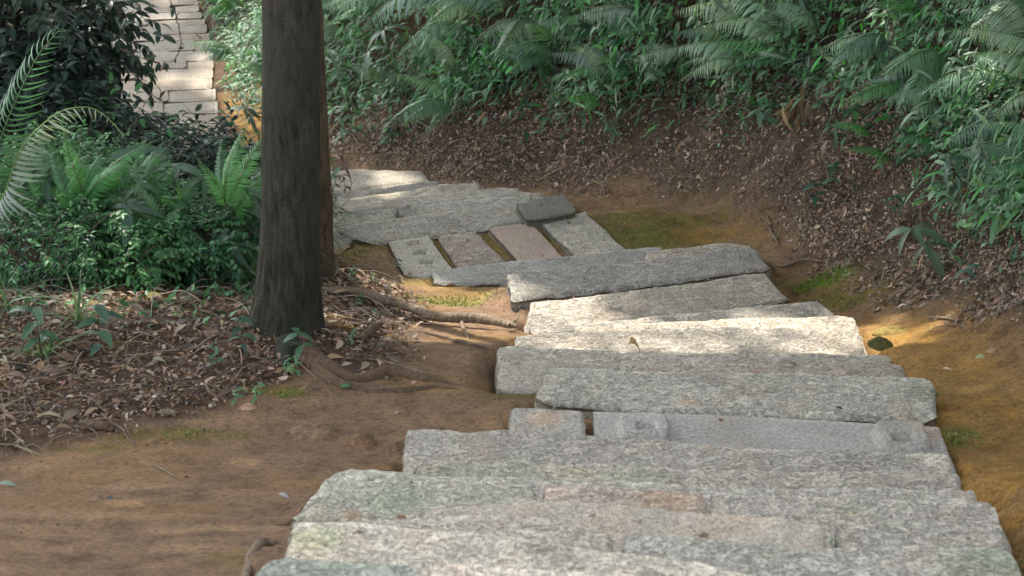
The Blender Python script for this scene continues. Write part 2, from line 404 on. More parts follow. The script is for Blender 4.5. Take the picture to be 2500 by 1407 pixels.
stone('long thin sunlit slab tapering to a dark left tip', -3.80, [(1290, 800), (1500, 780), (1700, 760), (1850, 742), (1997, 732)], near=[(1302, 818), (1500, 812), (1700, 798), (1860, 790), (2060, 778)], tint=(.98, .96, .92), rc=.02)
stone('half-sunlit slab with an oval scar below the big grey slab', -3.87, [(1292, 738), (1500, 712), (1700, 688), (1868, 664)], near=[(1274, 812), (1450, 802), (1600, 782), (1760, 762), (1926, 729)], tint=(1.0, .96, .90), rc=.015, bumps=[(1505, 756, .075, .03, -.008)])
stone('large grey slab with chiselled surface across the path middle', -3.95, [(1236, 668), (1400, 650), (1600, 632), (1780, 603), (1842, 604)], near=[(1250, 733), (1400, 716), (1600, 690), (1750, 672), (1884, 655)], tint=(.80, .82, .83), rc=.02, warm=[(1300, 715, .12, (1.3, 1.25, 1.15)), (1830, 630, .12, (.85, .95, .85))])
stone('thin edge of slab showing behind the large chiselled slab', -4.01, [(1570, 612), (1680, 599), (1780, 591), (1832, 597)], tint=(.95, .92, .87), depth=.3, rc=.02)
stone('narrow blue-grey slab with a long dark notch bordering the landing', -4.15, [(1052, 660), (1200, 642), (1360, 626), (1480, 612), (1620, 599)], near=[(1060, 692), (1200, 690), (1380, 676), (1600, 660)], tint=(.76, .80, .83), rc=.03, mat=M_MID, bumps=[(1365, 633, .10, .03, -.03)])
stone('left end of slab poking out under the landing edge', -4.165, [(1170, 664), (1240, 655), (1300, 650)], near=[(1172, 696), (1212, 698), (1300, 700)], tint=(.85, .84, .82), rc=.015, thick=.2)
# landing
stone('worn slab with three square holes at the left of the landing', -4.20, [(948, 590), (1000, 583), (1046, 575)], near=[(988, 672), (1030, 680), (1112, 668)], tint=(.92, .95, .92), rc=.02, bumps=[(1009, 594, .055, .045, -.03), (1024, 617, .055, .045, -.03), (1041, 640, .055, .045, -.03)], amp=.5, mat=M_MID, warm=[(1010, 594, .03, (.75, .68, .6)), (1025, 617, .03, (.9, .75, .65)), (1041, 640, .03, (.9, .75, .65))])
stone('brownish rough landing slab between two mossy gaps', -4.19, [(1068, 575), (1120, 568), (1164, 565)], near=[(1120, 656), (1180, 648), (1240, 642)], tint=(.84, .78, .76), rc=.015)
stone('pink fine-grained slab in the middle of the landing', -4.19, [(1190, 556), (1240, 548), (1295, 543)], near=[(1270, 642), (1320, 638), (1382, 636)], tint=(.92, .80, .76), mat=M_SMOOTH, rc=.01, amp=.4)
stone('pale ridged slab at the right end of the landing', -4.18, [(1314, 539), (1370, 526), (1430, 514)], near=[(1408, 628), (1460, 626), (1540, 618)], tint=(1.02, 1.02, .98), rc=.02)
stone('dark smooth rounded stone at the right edge of the landing', -4.15, [(1258, 498), (1320, 482), (1378, 473)], near=[(1286, 538), (1340, 532), (1408, 517)], tint=(.36, .39, .37), mat=M_SMOOTH, rc=.03, thick=.2, amp=.5)
stone('long slab running from behind the thin trunk to the dark rounded stone', -4.20, [(815, 556), (900, 540), (1020, 523), (1150, 508), (1252, 499)], near=[(870, 585), (930, 594), (1060, 578), (1180, 560), (1282, 540)], tint=(.94, .97, .95), rc=.02)
stone('greyish slab beside the thin trunk with a small dark pit', -4.215, [(740, 570), (815, 560), (875, 556)], near=[(740, 606), (820, 604), (868, 585)], tint=(.80, .80, .78), rc=.03)
stone('tan slab half buried in soil next to the thin trunk', -4.225, [(760, 592), (820, 590), (862, 584)], near=[(750, 622), (820, 616), (850, 606)], tint=(.95, .78, .62), rc=.03, mat=M_MID)
stone('narrow mossy slab behind the landing with a broken gap', -4.235, [(740, 541), (815, 532), (900, 516), (972, 504)], tint=(.88, .92, .86), rc=.02, depth=.22)
stone('pale slab with dark notch between landing and dark stone', -4.23, [(988, 517), (1010, 500), (1120, 488), (1262, 478), (1300, 472)], tint=(.96, .98, .95), rc=.02, depth=.25)
stone('dark strip of slab in the lower far flight', -4.31, [(740, 530), (850, 510), (940, 498), (1000, 496)], tint=(.60, .62, .63), rc=.02, mat=M_MID, depth=.2)
stone('light rough slab above the dark notch in the far flight', -4.32, [(1000, 498), (1040, 488), (1150, 470), (1260, 462), (1330, 470)], tint=(.96, .98, .96), rc=.03, depth=.2)
stone('sunlit white strip of slab in the far flight', -4.385, [(700, 528), (815, 506), (920, 488), (1046, 468), (1110, 462), (1220, 453), (1270, 457)], tint=(1.0, .98, .93), rc=.02, depth=.3)
stone('second pale slab of the far flight', -4.46, [(700, 505), (815, 486), (960, 465), (1080, 446), (1165, 444), (1180, 452)], tint=(1.0, 1.0, .94), rc=.02, depth=.3)
stone('blue-grey thin slab of the far flight', -4.53, [(700, 488), (815, 468), (960, 452), (1030, 440), (1076, 437)], tint=(.85, .88, .90), rc=.01, depth=.3)
stone('large pale slab highest in the picture right of the thin trunk', -4.60, [(700, 440), (815, 415), (890, 410), (920, 413), (1032, 415)], near=[(700, 510), (815, 470), (960, 452), (1048, 438)], tint=(1.0, .98, .93), rc=.01, mat=M_MID)
stone('slab glimpsed between the two trunks in the far flight', -4.68, [(600, 455), (700, 428), (812, 405)], tint=(.95, .95, .92), rc=.02, depth=.3)
stone('half hidden slab where the stairs turn towards the lower path', -4.80, [(520, 440), (640, 420), (720, 400)], tint=(.95, .95, .92), rc=.02, depth=.34)
stone('half hidden slab at the head of the lower path', -4.92, [(420, 430), (540, 418), (640, 398)], tint=(.98, .95, .92), rc=.02, depth=.34)
# lower path, running away at the upper left
_rows = [  # far edge y at right end, right x, joints
 (377, 548, [380]), (350, 540, [250, 470]), (325, 546, [330]), (300, 537, [400]), (275, 533, [235, 478]), (246, 532, [398]), (217, 527, [410]),
 (190, 518, [260]), (166, 520, [330]), (146, 522, [400, 455]), (122, 520, [290]), (97, 515, [330, 475]), (80, 512, [400]), (60, 505, [300]),
 (44, 500, [360]), (28, 492, [280]), (10, 486, [420]), (-8, 482, [300]), (-26, 478, [360])]
_desc = ['one long slab', 'worn slab', 'pinkish slab', 'pale slab', 'grey slab', 'smooth slab']
for _i, (_y, _xr, _j) in enumerate(_rows):
    _xl = 60 + (360-_y)*.12
    _xs = [_xl] + _j + [_xr]
    for _k in range(len(_xs)-1):
        a, b = _xs[_k]+1.2, _xs[_k+1]-1.2
        jit = rng.uniform(-1, 1)
        t = rng.uniform(.88, 1.06); w = rng.uniform(-.03, .05)
        stone(None, -5.10-.002*_i+rng.uniform(-.006, .006), [(a, _y+4+jit+(b-a)*.02), ((a+b)/2, _y+2+jit+rng.uniform(-1, 1)), (b, _y+jit)],
              near=[(a-1, (_rows[_i-1][0] if _i else _y+30)-.6+(b-a)*.02), (b+1, (_rows[_i-1][0] if _i else _y+30)-1.0)], tint=((t+w)*.68, t*.65, (t-w)*.61), rc=rng.uniform(.006, .016), mat=M_MID, amp=.5,
              group='slabs paving the lower path')

def resample(P, n):
    t = np.concatenate([[0], np.cumsum(np.linalg.norm(np.diff(P, axis=0), axis=1))]); t /= t[-1]
    u = np.linspace(0, 1, n)
    return np.stack([np.interp(u, t, P[:, k]) for k in range(P.shape[1])], -1)
def build_stone(S, idx):
    z = S['z']
    far = np.array(S['far'], float); Pf = on_z(far[:, 0], far[:, 1], z)
    if S['near'] is not None:
        nr = np.array(S['near'], float); Pn = on_z(nr[:, 0], nr[:, 1], z)
    else:
        d = Pf[-1]-Pf[0]; d /= np.linalg.norm(d); nrm = np.array([0, -1.0, 0])
        nrm /= np.linalg.norm(nrm)
        Pn = np.array([Pf[0], Pf[-1]]) + nrm*S['depth']
        # keep a straight front edge
    L = np.linalg.norm(Pf[-1]-Pf[0]); D = np.linalg.norm((Pf[0]+Pf[-1]-Pn[0]-Pn[-1])/2)
    cell = .012 if S['z']-H0 > -4.3 else .02
    if S['name'] and S['bumps']: cell = .008
    nu = max(8, int(L/cell)); nv = max(6, int(D/cell))
    A = resample(Pf, nu); B = resample(Pn, nu)
    u = np.linspace(0, 1, nu); v = np.linspace(0, 1, nv)
    # square-to-round mapping near the corners
    U, Vv = np.meshgrid(u, v, indexing='ij')
    a = np.minimum(U, 1-U)*L; b = np.minimum(Vv, 1-Vv)*D; r = S['rc']
    qa = np.clip(r-a, 0, None); qb = np.clip(r-b, 0, None)
    m = np.maximum(qa, qb); h = np.hypot(qa, qb)+1e-9; k = np.where((qa > 0) & (qb > 0), m/h, 1)
    a2 = np.where((qa > 0) & (qb > 0), r-qa*k, a); b2 = np.where((qa > 0) & (qb > 0), r-qb*k, b)
    U2 = np.where(U < .5, a2/L, 1-a2/L); V2 = np.where(Vv < .5, b2/D, 1-b2/D)
    iu = U2*(nu-1); i0 = np.clip(iu.astype(int), 0, nu-2); f = (iu-i0)[..., None]
    PA = A[i0]*(1-f)+A[i0+1]*f; PB = B[i0]*(1-f)+B[i0+1]*f
    P = PA*(1-V2[..., None])+PB*V2[..., None]
    sd = idx*13+5
    # ragged outline
    edge = np.minimum(a, b)
    e = smooth(.06, 0.0, edge)
    P[..., 0] += e*.008*S['amp']*fbm(P[..., 0], P[..., 1], 14, 3, sd)
    P[..., 1] += e*.007*S['amp']*fbm(P[..., 0], P[..., 1], 12, 3, sd+3)
    am = S['amp']
    P[..., 2] += am*(.007*fbm(P[..., 0], P[..., 1], 5, 2, sd+5)+0.006*fbm(P[..., 0], P[..., 1]*1.4, 26, 3, sd+7, gain=.65))
    # worn arris
    dr = np.minimum(a2, b2)
    rr = .014*(1+.6*fbm(P[..., 0], P[..., 1], 9, 2, sd+9))*max(am, .35)
    P[..., 2] -= np.where(dr < rr, rr-np.sqrt(np.clip(rr**2-(rr-dr)**2, 0, None)), 0)
    C = np.ones(P.shape)
    for (bx, by, wx, wy, hgt) in S['bumps']:
        c = on_z(bx, by, z)
        dx = np.abs(P[..., 0]-c[0])-wx/2; dy = np.abs(P[..., 1]-c[1])-wy/2
        q = np.maximum(dx, dy)
        if hgt > 0:
            rcn = np.hypot(np.clip(dx+.03, 0, None), np.clip(dy+.03, 0, None))-.03; q = np.maximum(q, rcn)
        if wx == wy and wx < .03: q = np.hypot(P[..., 0]-c[0], P[..., 1]-c[1])-wx/2
        P[..., 2] += hgt*smooth(.006, -.006, q)
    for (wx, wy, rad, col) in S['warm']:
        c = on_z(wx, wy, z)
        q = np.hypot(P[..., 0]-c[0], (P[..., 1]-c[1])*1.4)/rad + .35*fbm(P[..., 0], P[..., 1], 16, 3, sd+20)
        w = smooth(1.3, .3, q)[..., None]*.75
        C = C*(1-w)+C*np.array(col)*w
    we = smooth(.040, .006, V2*D+.014*fbm(P[..., 0], P[..., 1], 20, 3, sd+31))[..., None]
    C = C*(1+.20*we)
    S['poly'] = np.vstack([A[::max(1, nu//12)], A[-1:], B[::-1][::max(1, nu//12)], B[:1]])[:, :2]
    # perimeter skirt
    I, J = np.meshgrid(np.arange(nu), np.arange(nv), indexing='ij')
    per = np.concatenate([I[:, 0]*nv+J[:, 0], (nu-1)*nv+np.arange(1, nv), (np.arange(nu-2, -1, -1))*nv+nv-1, np.arange(nv-2, 0, -1)])
    V = P.reshape(-1, 3); Fc = grid_faces(nu, nv)[:, ::-1]
    T = V[per]; cen = V.mean(0)
    layers = []; npz = len(per)
    for q, dz in enumerate((.03, .075, S['thick'])):
        W = T.copy(); W[:, 2] = z-dz
        nx = .008*fbm(W[:, 0]*1.0, W[:, 1], 11, 3, sd+40+q)
        W[:, :2] += (W[:, :2]-cen[:2])/np.linalg.norm(W[:, :2]-cen[:2], axis=1, keepdims=True)*nx[:, None]*am
        layers.append(W)
    base = len(V); allV = [V]+layers
    fs = [Fc]
    prev = per
    for q in range(3):
        cur = base+q*npz+np.arange(npz)
        fs.append(np.stack([prev, np.roll(prev, -1), np.roll(cur, -1), cur], -1)); prev = cur
    V = np.vstack(allV); CC = np.vstack([C.reshape(-1, 3)]+[C.reshape(-1, 3)[per]*np.array([.92, .9, .86])]*3)
    o = mesh_obj(S['name'], V, np.vstack(fs), S['mat'], None, CC, True, origin=(cen[0], cen[1], z-S['thick']))
    tv = 1+.15*vnoise(np.array([idx*3.7]), np.array([2.3]), 0, 5)[0]; wv_ = .02*vnoise(np.array([idx*5.1]), np.array([7.3]), 0, 9)[0]
    o.color = (S['tint'][0]*(tv+wv_), S['tint'][1]*tv*.985, S['tint'][2]*(tv-wv_)*.945, 1)
    return o
for i, S in enumerate(STONES):
    S['obj'] = build_stone(S, i)
_n = 0
for S in STONES:
    o = S['obj']; o['kind'] = 'thing'
    if S['label']: tag(o, S['label'], 'stone slab', S['group'])
    else:
        tag(o, 'worn greyish pink slab of the flat lower path at upper left', 'stone slab', S['group'])

# ------------------------------------------------------------------ ground sheet
def inpoly_dist(x, y, poly):
    """signed distance, negative inside"""
    n = len(poly); ins = np.zeros(x.shape, bool); best = np.full(x.shape, 1e9)
    for i in range(n):
        ax, ay = poly[i]; bx, by = poly[(i+1) % n]
        c = ((ay > y) != (by > y)) & (x < (bx-ax)*(y-ay)/(by-ay+1e-12)+ax)
        ins ^= c
        L = (bx-ax)**2+(by-ay)**2+1e-12
        t = np.clip(((x-ax)*(bx-ax)+(y-ay)*(by-ay))/L, 0, 1)
        best = np.minimum(best, np.hypot(x-ax-t*(bx-ax), y-ay-t*(by-ay)))
    return np.where(ins, -best, best)
def carve(x, y, z):
    for S in STONES:
        p = S['poly']; mn = p.min(0)-.2; mx = p.max(0)+.2
        m = (x > mn[0]) & (x < mx[0]) & (y > mn[1]) & (y < mx[1])
        if not m.any(): continue
        d = inpoly_dist(x[m], y[m], p)
        top = S['z']
        lim = np.where(d < .012, top-(.03 if top-H0 < -4.1 else .06), top-.014+np.clip(d-.01, 0, None)*.8)
        lim = np.where(d > .13, 1e9, lim)
        z[m] = np.minimum(z[m], lim)
    return z
def heap(x, y, z):
    for S in STONES:
        p = S['poly']; mn = p.min(0)-.4; mx = p.max(0)+.4
        m = (x > mn[0]) & (x < mx[0]) & (y > mn[1]) & (y < mx[1])
        if not m.any(): continue
        d = np.clip(inpoly_dist(x[m], y[m], p), 0, None)
        lim = S['z']-.030-.8*d+.012*fbm(x[m], y[m], 8, 3, 77)
        lim = np.where(d > .12, -1e9, lim)
        z[m] = np.maximum(z[m], np.minimum(lim, z[m]+.05))
    return z
ys = [2.4]
while ys[-1] < 21: ys.append(ys[-1]+max(.016, .0042*ys[-1]))
ys = np.array(ys); xs = np.arange(-5.5, 5.0, .026)
gx = np.concatenate([-5.5-np.geomspace(.1, 45, 16)[::-1], xs, xs[-1]+np.geomspace(.1, 45, 16)])
gy = np.concatenate([2.4-np.geomspace(.1, 30, 14)[::-1], ys, ys[-1]+np.geomspace(.1, 45, 16)])
GX, GY = np.meshgrid(gx, gy, indexing='ij')
gxf, gyf = GX.ravel(), GY.ravel()
GZ = height(gxf, gyf)
GZ = carve(gxf, gyf, heap(gxf, gyf, GZ))
sF = foot_dist(gxf, gyf)
dL = np.interp(gyf, LEFT[:, 0], LEFT[:, 1]) - gxf
def W(*pts):      # photograph pixels -> ground points
    p = np.array(pts, float); return hit(p[:, 0], p[:, 1])
brown = np.array([.215, .142, .094]); ochre = np.array([.33, .19, .055]); dark = np.array([.105, .068, .045]); orange = np.array([.34, .21, .07])
bankc = np.array([.105, .078, .058]); moss = np.array([.10, .15, .025]); olive = np.array([.21, .16, .05]); pale = np.array([.36, .235, .14])
n1 = fbm(gxf, gyf*1.5, 1.6, 4, 51); n2 = fbm(gxf, gyf*1.3, 4.5, 4, 61); n3 = fbm(gxf, gyf, 16, 3, 63)
C = np.tile(brown, (len(gxf), 1))
def blend(C, w, col): w = np.clip(w, 0, 1)[:, None]; return C*(1-w)+col*w
C = blend(C, smooth(0, .45, n1)*.28, ochre)
C = blend(C, smooth(.1, .5, n2)*.3, pale)
rightstrip = smooth(.6, -.1, sF)*smooth(.9, 1.25, gxf)
C = blend(C, rightstrip*(.75+.5*n1+.5*n3)*smooth(8.2, 7.2, gyf), np.array([.34, .195, .055]))
C = blend(C, smooth(.02, .35, sF)*smooth(13.2, 12.2, gyf), bankc)
C = blend(C, smooth(.05, .5, sF)*smooth(12.4, 13.2, gyf)*.8, np.array([.40, .25, .13]))
C = blend(C, smooth(11.9, 12.8, gyf)*smooth(.45, -.05, sF)*.9, orange)
litter = smooth(.35, .75, dL+.18*n2+.1*n1)*smooth(5.2, 6.3, gyf+.25*n1-.35*dL*0)
# the litter edge runs diagonally from the trunk base to the lower left of the picture
edge = W((0, 1120), (180, 1090), (420, 1030), (620, 960), (760, 905), (850, 800), (1000, 720), (830, 640))
U1, U2 = W((812, 612), (1010, 722))
def above_cut(x, y):
    return smooth(.03, -.06, y-(U1[1]+(U2[1]-U1[1])*np.clip((x-U1[0])/(U2[0]-U1[0]), 0, 1.5)) + .05*fbm(x, y, 6, 2, 9))*1.0 + (x < U1[0]-.12)
def below_edge(x, y):
    return y - np.interp(x, edge[:5, 0], edge[:5, 1])
lit = smooth(-.08, .12, below_edge(gxf, gyf)+.15*n2)*smooth(-.30, -.6, gxf+.12*n2)*np.clip(above_cut(gxf, gyf), 0, 1)
C = C*np.array([1.04, 1.03, .99])
C = blend(C, lit, dark)
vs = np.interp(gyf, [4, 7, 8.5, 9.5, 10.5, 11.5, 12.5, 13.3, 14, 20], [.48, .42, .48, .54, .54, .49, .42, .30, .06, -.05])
C = blend(C, smooth(-.05, .25, sF-vs)*.85, np.array([.05, .035, .026]))  # soil colour darkened to paint the shade in gaps behind the greenery
C = blend(C, smooth(12.2, 12.9, gyf)*smooth(14.6, 14.1, gyf)*smooth(.36, .22, sF+.1*n3)*smooth(-.15, -.02, sF), np.array([.30, .18, .06]))
for (px, py, rx, ry, col, st) in [(1100, 742, .22, .12, moss*1.3+olive*.3, .6), (1150, 700, .35, .25, np.array([.33, .21, .075]), .7), (1990, 690, .17, .10, np.array([.10, .20, .012]), 1.0), (2060, 730, .28, .22, olive*.9, .95),
        (1600, 555, .42, .45, olive*.85, .95), (1740, 575, .2, .2, ochre, .5), (1560, 575, .15, .2, moss, .5), (880, 610, .25, .25, olive, .8), (1000, 690, .4, .12, olive, .6),
        (2250, 960, .3, .3, orange*.8, .6), (2400, 1080, .25, .3, orange*.75, .7), (2330, 1060, .08, .1, moss, .7), (2450, 1320, .12, .12, moss, .7), (640, 950, .12, .06, olive*.9, .9), (700, 965, .1, .05, olive*.8, .9),
        (450, 1060, .2, .06, olive*.9, .7), (250, 1100, .2, .06, olive*.9, .7), (900, 810, .25, .12, ochre*.95, .6), (1150, 830, .2, .1, orange*.8, .6), (150, 1260, .3, .07, pale, .7), (350, 1190, .25, .05, pale, .6),
        (560, 1290, .3, .05, pale, .7), (420, 1345, .3, .05, pale*.95, .6), (1260, 960, .12, .1, olive*.7, .8), (600, 1360, .1, .1, olive, .4),
        (1180, 590, .5, .05, olive*.9, .9), (1300, 600, .4, .2, olive*.9, .9), (1120, 610, .3, .2, olive*.9, .9)]:
    c = W((px, py))[0]
    q = np.hypot((gxf-c[0])/rx, (gyf-c[1])/ry)+.6*n2+.6*n3
    C = blend(C, smooth(1.25, .45, q)*st, col)
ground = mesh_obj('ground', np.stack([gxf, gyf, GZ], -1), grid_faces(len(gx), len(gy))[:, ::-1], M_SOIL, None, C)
tag(ground, None, None, None, 'structure')

# ------------------------------------------------------------------ leaf scattering
def leaf_template(nseg=4, curl=.15, fold=.12, shape=.9, wid=.36):
    """unit leaf along +y, face up +z; returns verts, quads"""
    t = np.linspace(0, 1, nseg+1)
    w = wid*.5*np.sin(np.pi*np.clip(t, .0, 1)**shape)**.8; w[0] = .015; w[-1] = .004
    y = t; z = -curl*(t-.15)**2*2+curl*.05
    V = []
    for k in range(nseg+1):
        V += [(-w[k], y[k], z[k]+fold*w[k]*2), (0, y[k], z[k]), (w[k], y[k], z[k]+fold*w[k]*2)]
    Fc = []
    for k in range(nseg):
        a = k*3
        Fc += [(a, a+1, a+4, a+3), (a+1, a+2, a+5, a+4)]
    return np.array(V), np.array(Fc)
def orient(D, U):
    """rows of frames from leaf direction D and approximate up U"""
    D = D/np.linalg.norm(D, axis=-1, keepdims=True)
    X = np.cross(D, U); X /= np.linalg.norm(X, axis=-1, keepdims=True)+1e-9
    Z = np.cross(X, D)
    return X, D, Z
def scatter(P, D, U, size, tmpl, C, widths=None, wob=0.0):
    TV, TF = tmpl
    X, Y, Z = orient(D, U)
    n = len(P); size = np.broadcast_to(size, (n,))
    wsc = np.ones(n) if widths is None else widths
    V = P[:, None, :] + (X[:, None, :]*(TV[None, :, 0:1]*wsc[:, None, None]) + Y[:, None, :]*TV[None, :, 1:2] + Z[:, None, :]*TV[None, :, 2:3])*size[:, None, None]
    Fc = (TF[None]+(np.arange(n)*len(TV))[:, None, None]).reshape(-1, 4)
    CC = np.repeat(C, len(TV), 0)
    return V.reshape(-1, 3), Fc, CC
def unit(v): return v/(np.linalg.norm(v, axis=-1, keepdims=True)+1e-9)
def pick(cols, n, jit=.2):
    cols = np.array(cols); c = cols[rng.integers(0, len(cols), n)]
    return np.clip(c*(1+rng.normal(0, jit, (n, 1)))*(1+rng.normal(0, jit*.25, (n, 3))), .004, 1)
T_LEAF = leaf_template(); T_LEAF3 = leaf_template(3, .25, .15); T_NARROW = leaf_template(4, .3, .1, .8, .16); T_ROUND = leaf_template(4, .2, .1, .85, .6)
T_BIT = leaf_template(2, .3, .1, .9, .5); T_BLADE = leaf_template(5, .5, .12, .6, .035)
DRYC = [(.25, .185, .135), (.13, .095, .075), (.085, .065, .052), (.17, .13, .10), (.22, .13, .08), (.36, .27, .19), (.16, .10, .065), (.26, .17, .12), (.38, .31, .24), (.25, .155, .095), (.12, .08, .055)]

def ground_z(x, y):
    z = height(x, y); return carve(x, y, heap(x, y, z.copy()))
def litter_obj(name, n, xr, yr, dens, sizes, cols, tmpl, kind_label, cat, lift=.01, tilt=.45, over=3):
    x = rng.uniform(*xr, n*over); y = rng.uniform(*yr, n*over)
    if over > 3:
        s = foot_dist(x, y); k = (s > 0) & (s < 1.3); x = x[k]; y = y[k]
    k = rng.uniform(0, 1, len(x)) < dens(x, y); x = x[k][:n]; y = y[k][:n]; m = len(x)
    z = ground_z(x, y)
    nn = normal(x, y)
    a = rng.uniform(0, 2*np.pi, m)
    D = np.stack([np.cos(a), np.sin(a), rng.normal(0, tilt, m)], -1)
    D = unit(D - nn*(np.sum(D*nn, -1, keepdims=True))*.85)
    U = unit(nn+rng.normal(0, tilt, (m, 3)))
    P = np.stack([x, y, z], -1)+nn*rng.uniform(0, lift, (m, 1))
    s = rng.uniform(sizes[0], sizes[1], m)
    V, Fc, CC = scatter(P, D, U, s, tmpl, pick(cols, m), rng.uniform(.6, 1.3, m))
    o = mesh_obj(name, V, Fc, M_DRY, None, CC); tag(o, kind_label, cat, None, 'stuff'); return o
def d_left(x, y):
    n = fbm(x, y, 3.0, 3, 71)
    return smooth(-.02, .25, below_edge(x, y)+.2*n)*smooth(-.30, -.6, x+.12*n)*smooth(10.8, 9.6, y)*np.clip(above_cut(x, y), 0, 1)
def on_stone(x, y):
    m = np.zeros(x.shape, bool)
    for S in STONES:
        p = S['poly']; mn = p.min(0); mx = p.max(0)
        b = (x > mn[0]) & (x < mx[0]) & (y > mn[1]) & (y < mx[1])
        if b.any(): m[b] |= inpoly_dist(x[b], y[b], p) < .01
    return m
def d_bank(x, y):
    s = foot_dist(x, y); n = fbm(x, y, 2.6, 4, 81)
    return (.6+.4*smooth(-.2, .2, n))* smooth(.08, .40, s+.16*n)*smooth(1.3, .8, s)*(.45+.55*smooth(-.3, .3, n))*smooth(13.5, 12.5, y)
litter_obj('leaf_litter', 6500, (-4.2, -.35), (5.2, 11), d_left, (.025, .072), DRYC, T_LEAF3, 'brown dry leaf litter covering the ground around the trunks', 'leaf litter', .03, .5)
litter_obj('litter_fragments', 42000, (-4.2, -.3), (5.0, 11), d_left, (.012, .035), DRYC+[(.09, .07, .06), (.12, .10, .09)], T_BIT, 'fine dark crumbs of broken leaves between the dry leaves on the left', 'leaf crumbs', .012, .5)
litter_obj('bank_litter', 9000, (-2, 5), (4.5, 14), d_bank, (.012, .050), DRYC, T_LEAF3, 'dry leaves caught on the bare soil of the bank', 'leaf litter', .025, .55, 16)
litter_obj('bank_fragments', 80000, (-2, 5), (4.5, 14), d_bank, (.007, .026), DRYC+[(.10, .07, .05), (.45, .38, .30)], T_BIT, 'small crumbs of leaf and soil scattered over the bank', 'leaf crumbs', .012, .5, 14)
def d_sparse(x, y):
    s = foot_dist(x, y)
    return np.where((s > .12) | on_stone(x, y), 0, .6*smooth(-.35, .5, fbm(x, y, 1.4, 3, 91)))
litter_obj('soil_crumbs', 9000, (-2.5, 2.2), (3.2, 11), d_sparse, (.006, .017), [(.2, .13, .08), (.1, .07, .05), (.32, .23, .15), (.25, .17, .1)], T_BIT, 'tiny crumbs and seeds scattered on the bare earth', 'soil crumbs', .004, .6)

# moss tufts and crumbs lying on the stones
mp_ = []
for (px, py, rx, ry, m) in [(1600, 555, .42, .4, 2600), (1990, 690, .17, .12, 900), (2060, 735, .25, .2, 1000), (1100, 742, .25, .12, 700), (640, 950, .12, .06, 300), (700, 965, .1, .05, 250), (2330, 1060, .10, .12, 400), (2450, 1320, .12, .14, 400), (880, 610, .25, .2, 500), (450, 1060, .2, .06, 300), (2200, 960, .25, .3, 500)]:
    c = hit(px, py)[0]; mp_.append(np.stack([c[0]+rng.normal(0, rx*.55, m), c[1]+rng.normal(0, ry*.55, m)], -1))
mp_ = np.vstack(mp_); k = (fbm(mp_[:, 0], mp_[:, 1], 9, 3, 93) > -.12) & ~on_stone(mp_[:, 0], mp_[:, 1]); mp_ = mp_[k]; m = len(mp_)
D = unit(rng.normal(0, .6, (m, 3))+np.array([0, 0, .8])); U = unit(rng.normal(0, 1, (m, 3))+np.array([0, -1, .5]))
V, Fc, CC = scatter(np.stack([mp_[:, 0], mp_[:, 1], ground_z(mp_[:, 0], mp_[:, 1])-.001], -1), D, U, rng.uniform(.006, .014, m), T_BIT, pick([(.14, .18, .04), (.20, .19, .05), (.10, .16, .03), (.24, .18, .06)], m, .2))
tag(mesh_obj('moss', V, Fc, M_DRY, None, CC), 'low tufts of moss on the damp soil beside the stones', 'moss', None, 'stuff')
pts = []
for S in STONES[:44]:
    q = S['poly']; m = 26; a_ = rng.integers(0, len(q), m); c = q.mean(0); t = rng.uniform(0, 1, m)**.5*.97
    xy = c+(q[a_]-c)*t[:, None]; pts.append(np.column_stack([xy, np.full(m, S['z']+.006)]))
pts = np.vstack(pts); m = len(pts); ok_ = np.ones(m, bool)
for S in STONES:
    d = inpoly_dist(pts[:, 0], pts[:, 1], S['poly']); ok_ &= ~((d < 0) & (S['z'] > pts[:, 2]))
pts = pts[ok_]; m = len(pts); D = unit(rng.normal(0, 1, (m, 3))*[1, 1, .15]); U = np.array([0, 0, 1.0])+rng.normal(0, .3, (m, 3))
V, Fc, CC = scatter(pts, D, U, np.where(rng.uniform(0, 1, m) < .06, rng.uniform(.02, .04, m), rng.uniform(.004, .012, m)), T_BIT, pick(DRYC, m))
tag(mesh_obj('leaf_crumbs', V, Fc, M_DRY, None, CC), 'tiny bits of leaf and grit lying on the stone slabs', 'leaf crumbs', None, 'stuff')

# straw-like dead stems and small twigs, uncountable
def stems(name, n, dens, xr, yr, L, cols, label, rad=.0016, arch=.2, up=.25):
    x = rng.uniform(*xr, n*3); y = rng.uniform(*yr, n*3); k = rng.uniform(0, 1, n*3) < dens(x, y); x = x[k][:n]; y = y[k][:n]
    z = ground_z(x, y); nn = normal(x, y); mb = MB()
    col = pick(cols, len(x))
    for i in range(len(x)):
        a = random.uniform(0, 2*math.pi); l = random.uniform(*L); t = np.linspace(0, 1, 5)[:, None]
        D = np.array([math.cos(a), math.sin(a), 0]); D = unit(D-nn[i]*np.dot(D, nn[i]))
        S_ = np.cross(D, nn[i])*random.uniform(-.3, .3)
        P = np.array([x[i], y[i], z[i]])+nn[i]*.006+D*l*t+nn[i]*(np.sin(t*np.pi)*arch*l*random.uniform(0, 1)+t*up*l*random.uniform(-.1, 1))+S_*l*t*t
        tube_mb(mb, P, np.linspace(1, .5, 5)*rad*random.uniform(.7, 2.0), 4, col[i])
    o = mb.build(name, M_DRY); tag(o, label, 'twigs', None, 'stuff'); return o
TWC = [(.30, .24, .18), (.16, .12, .09), (.40, .33, .25), (.10, .08, .065)]
stems('fallen_twigs', 1000, d_left, (-4.2, -.3), (5.0, 10.8), (.06, .28), TWC, 'thin dead twigs tangled in the leaf litter left of the path')
stems('bank_rootlets', 3200, lambda x, y: d_bank(x, y)*.9, (-2, 5), (4.5, 13), (.05, .24), TWC+[(.30, .20, .13)], 'fine rootlets and twigs trailing over the bank soil', .0014, .15, .1)
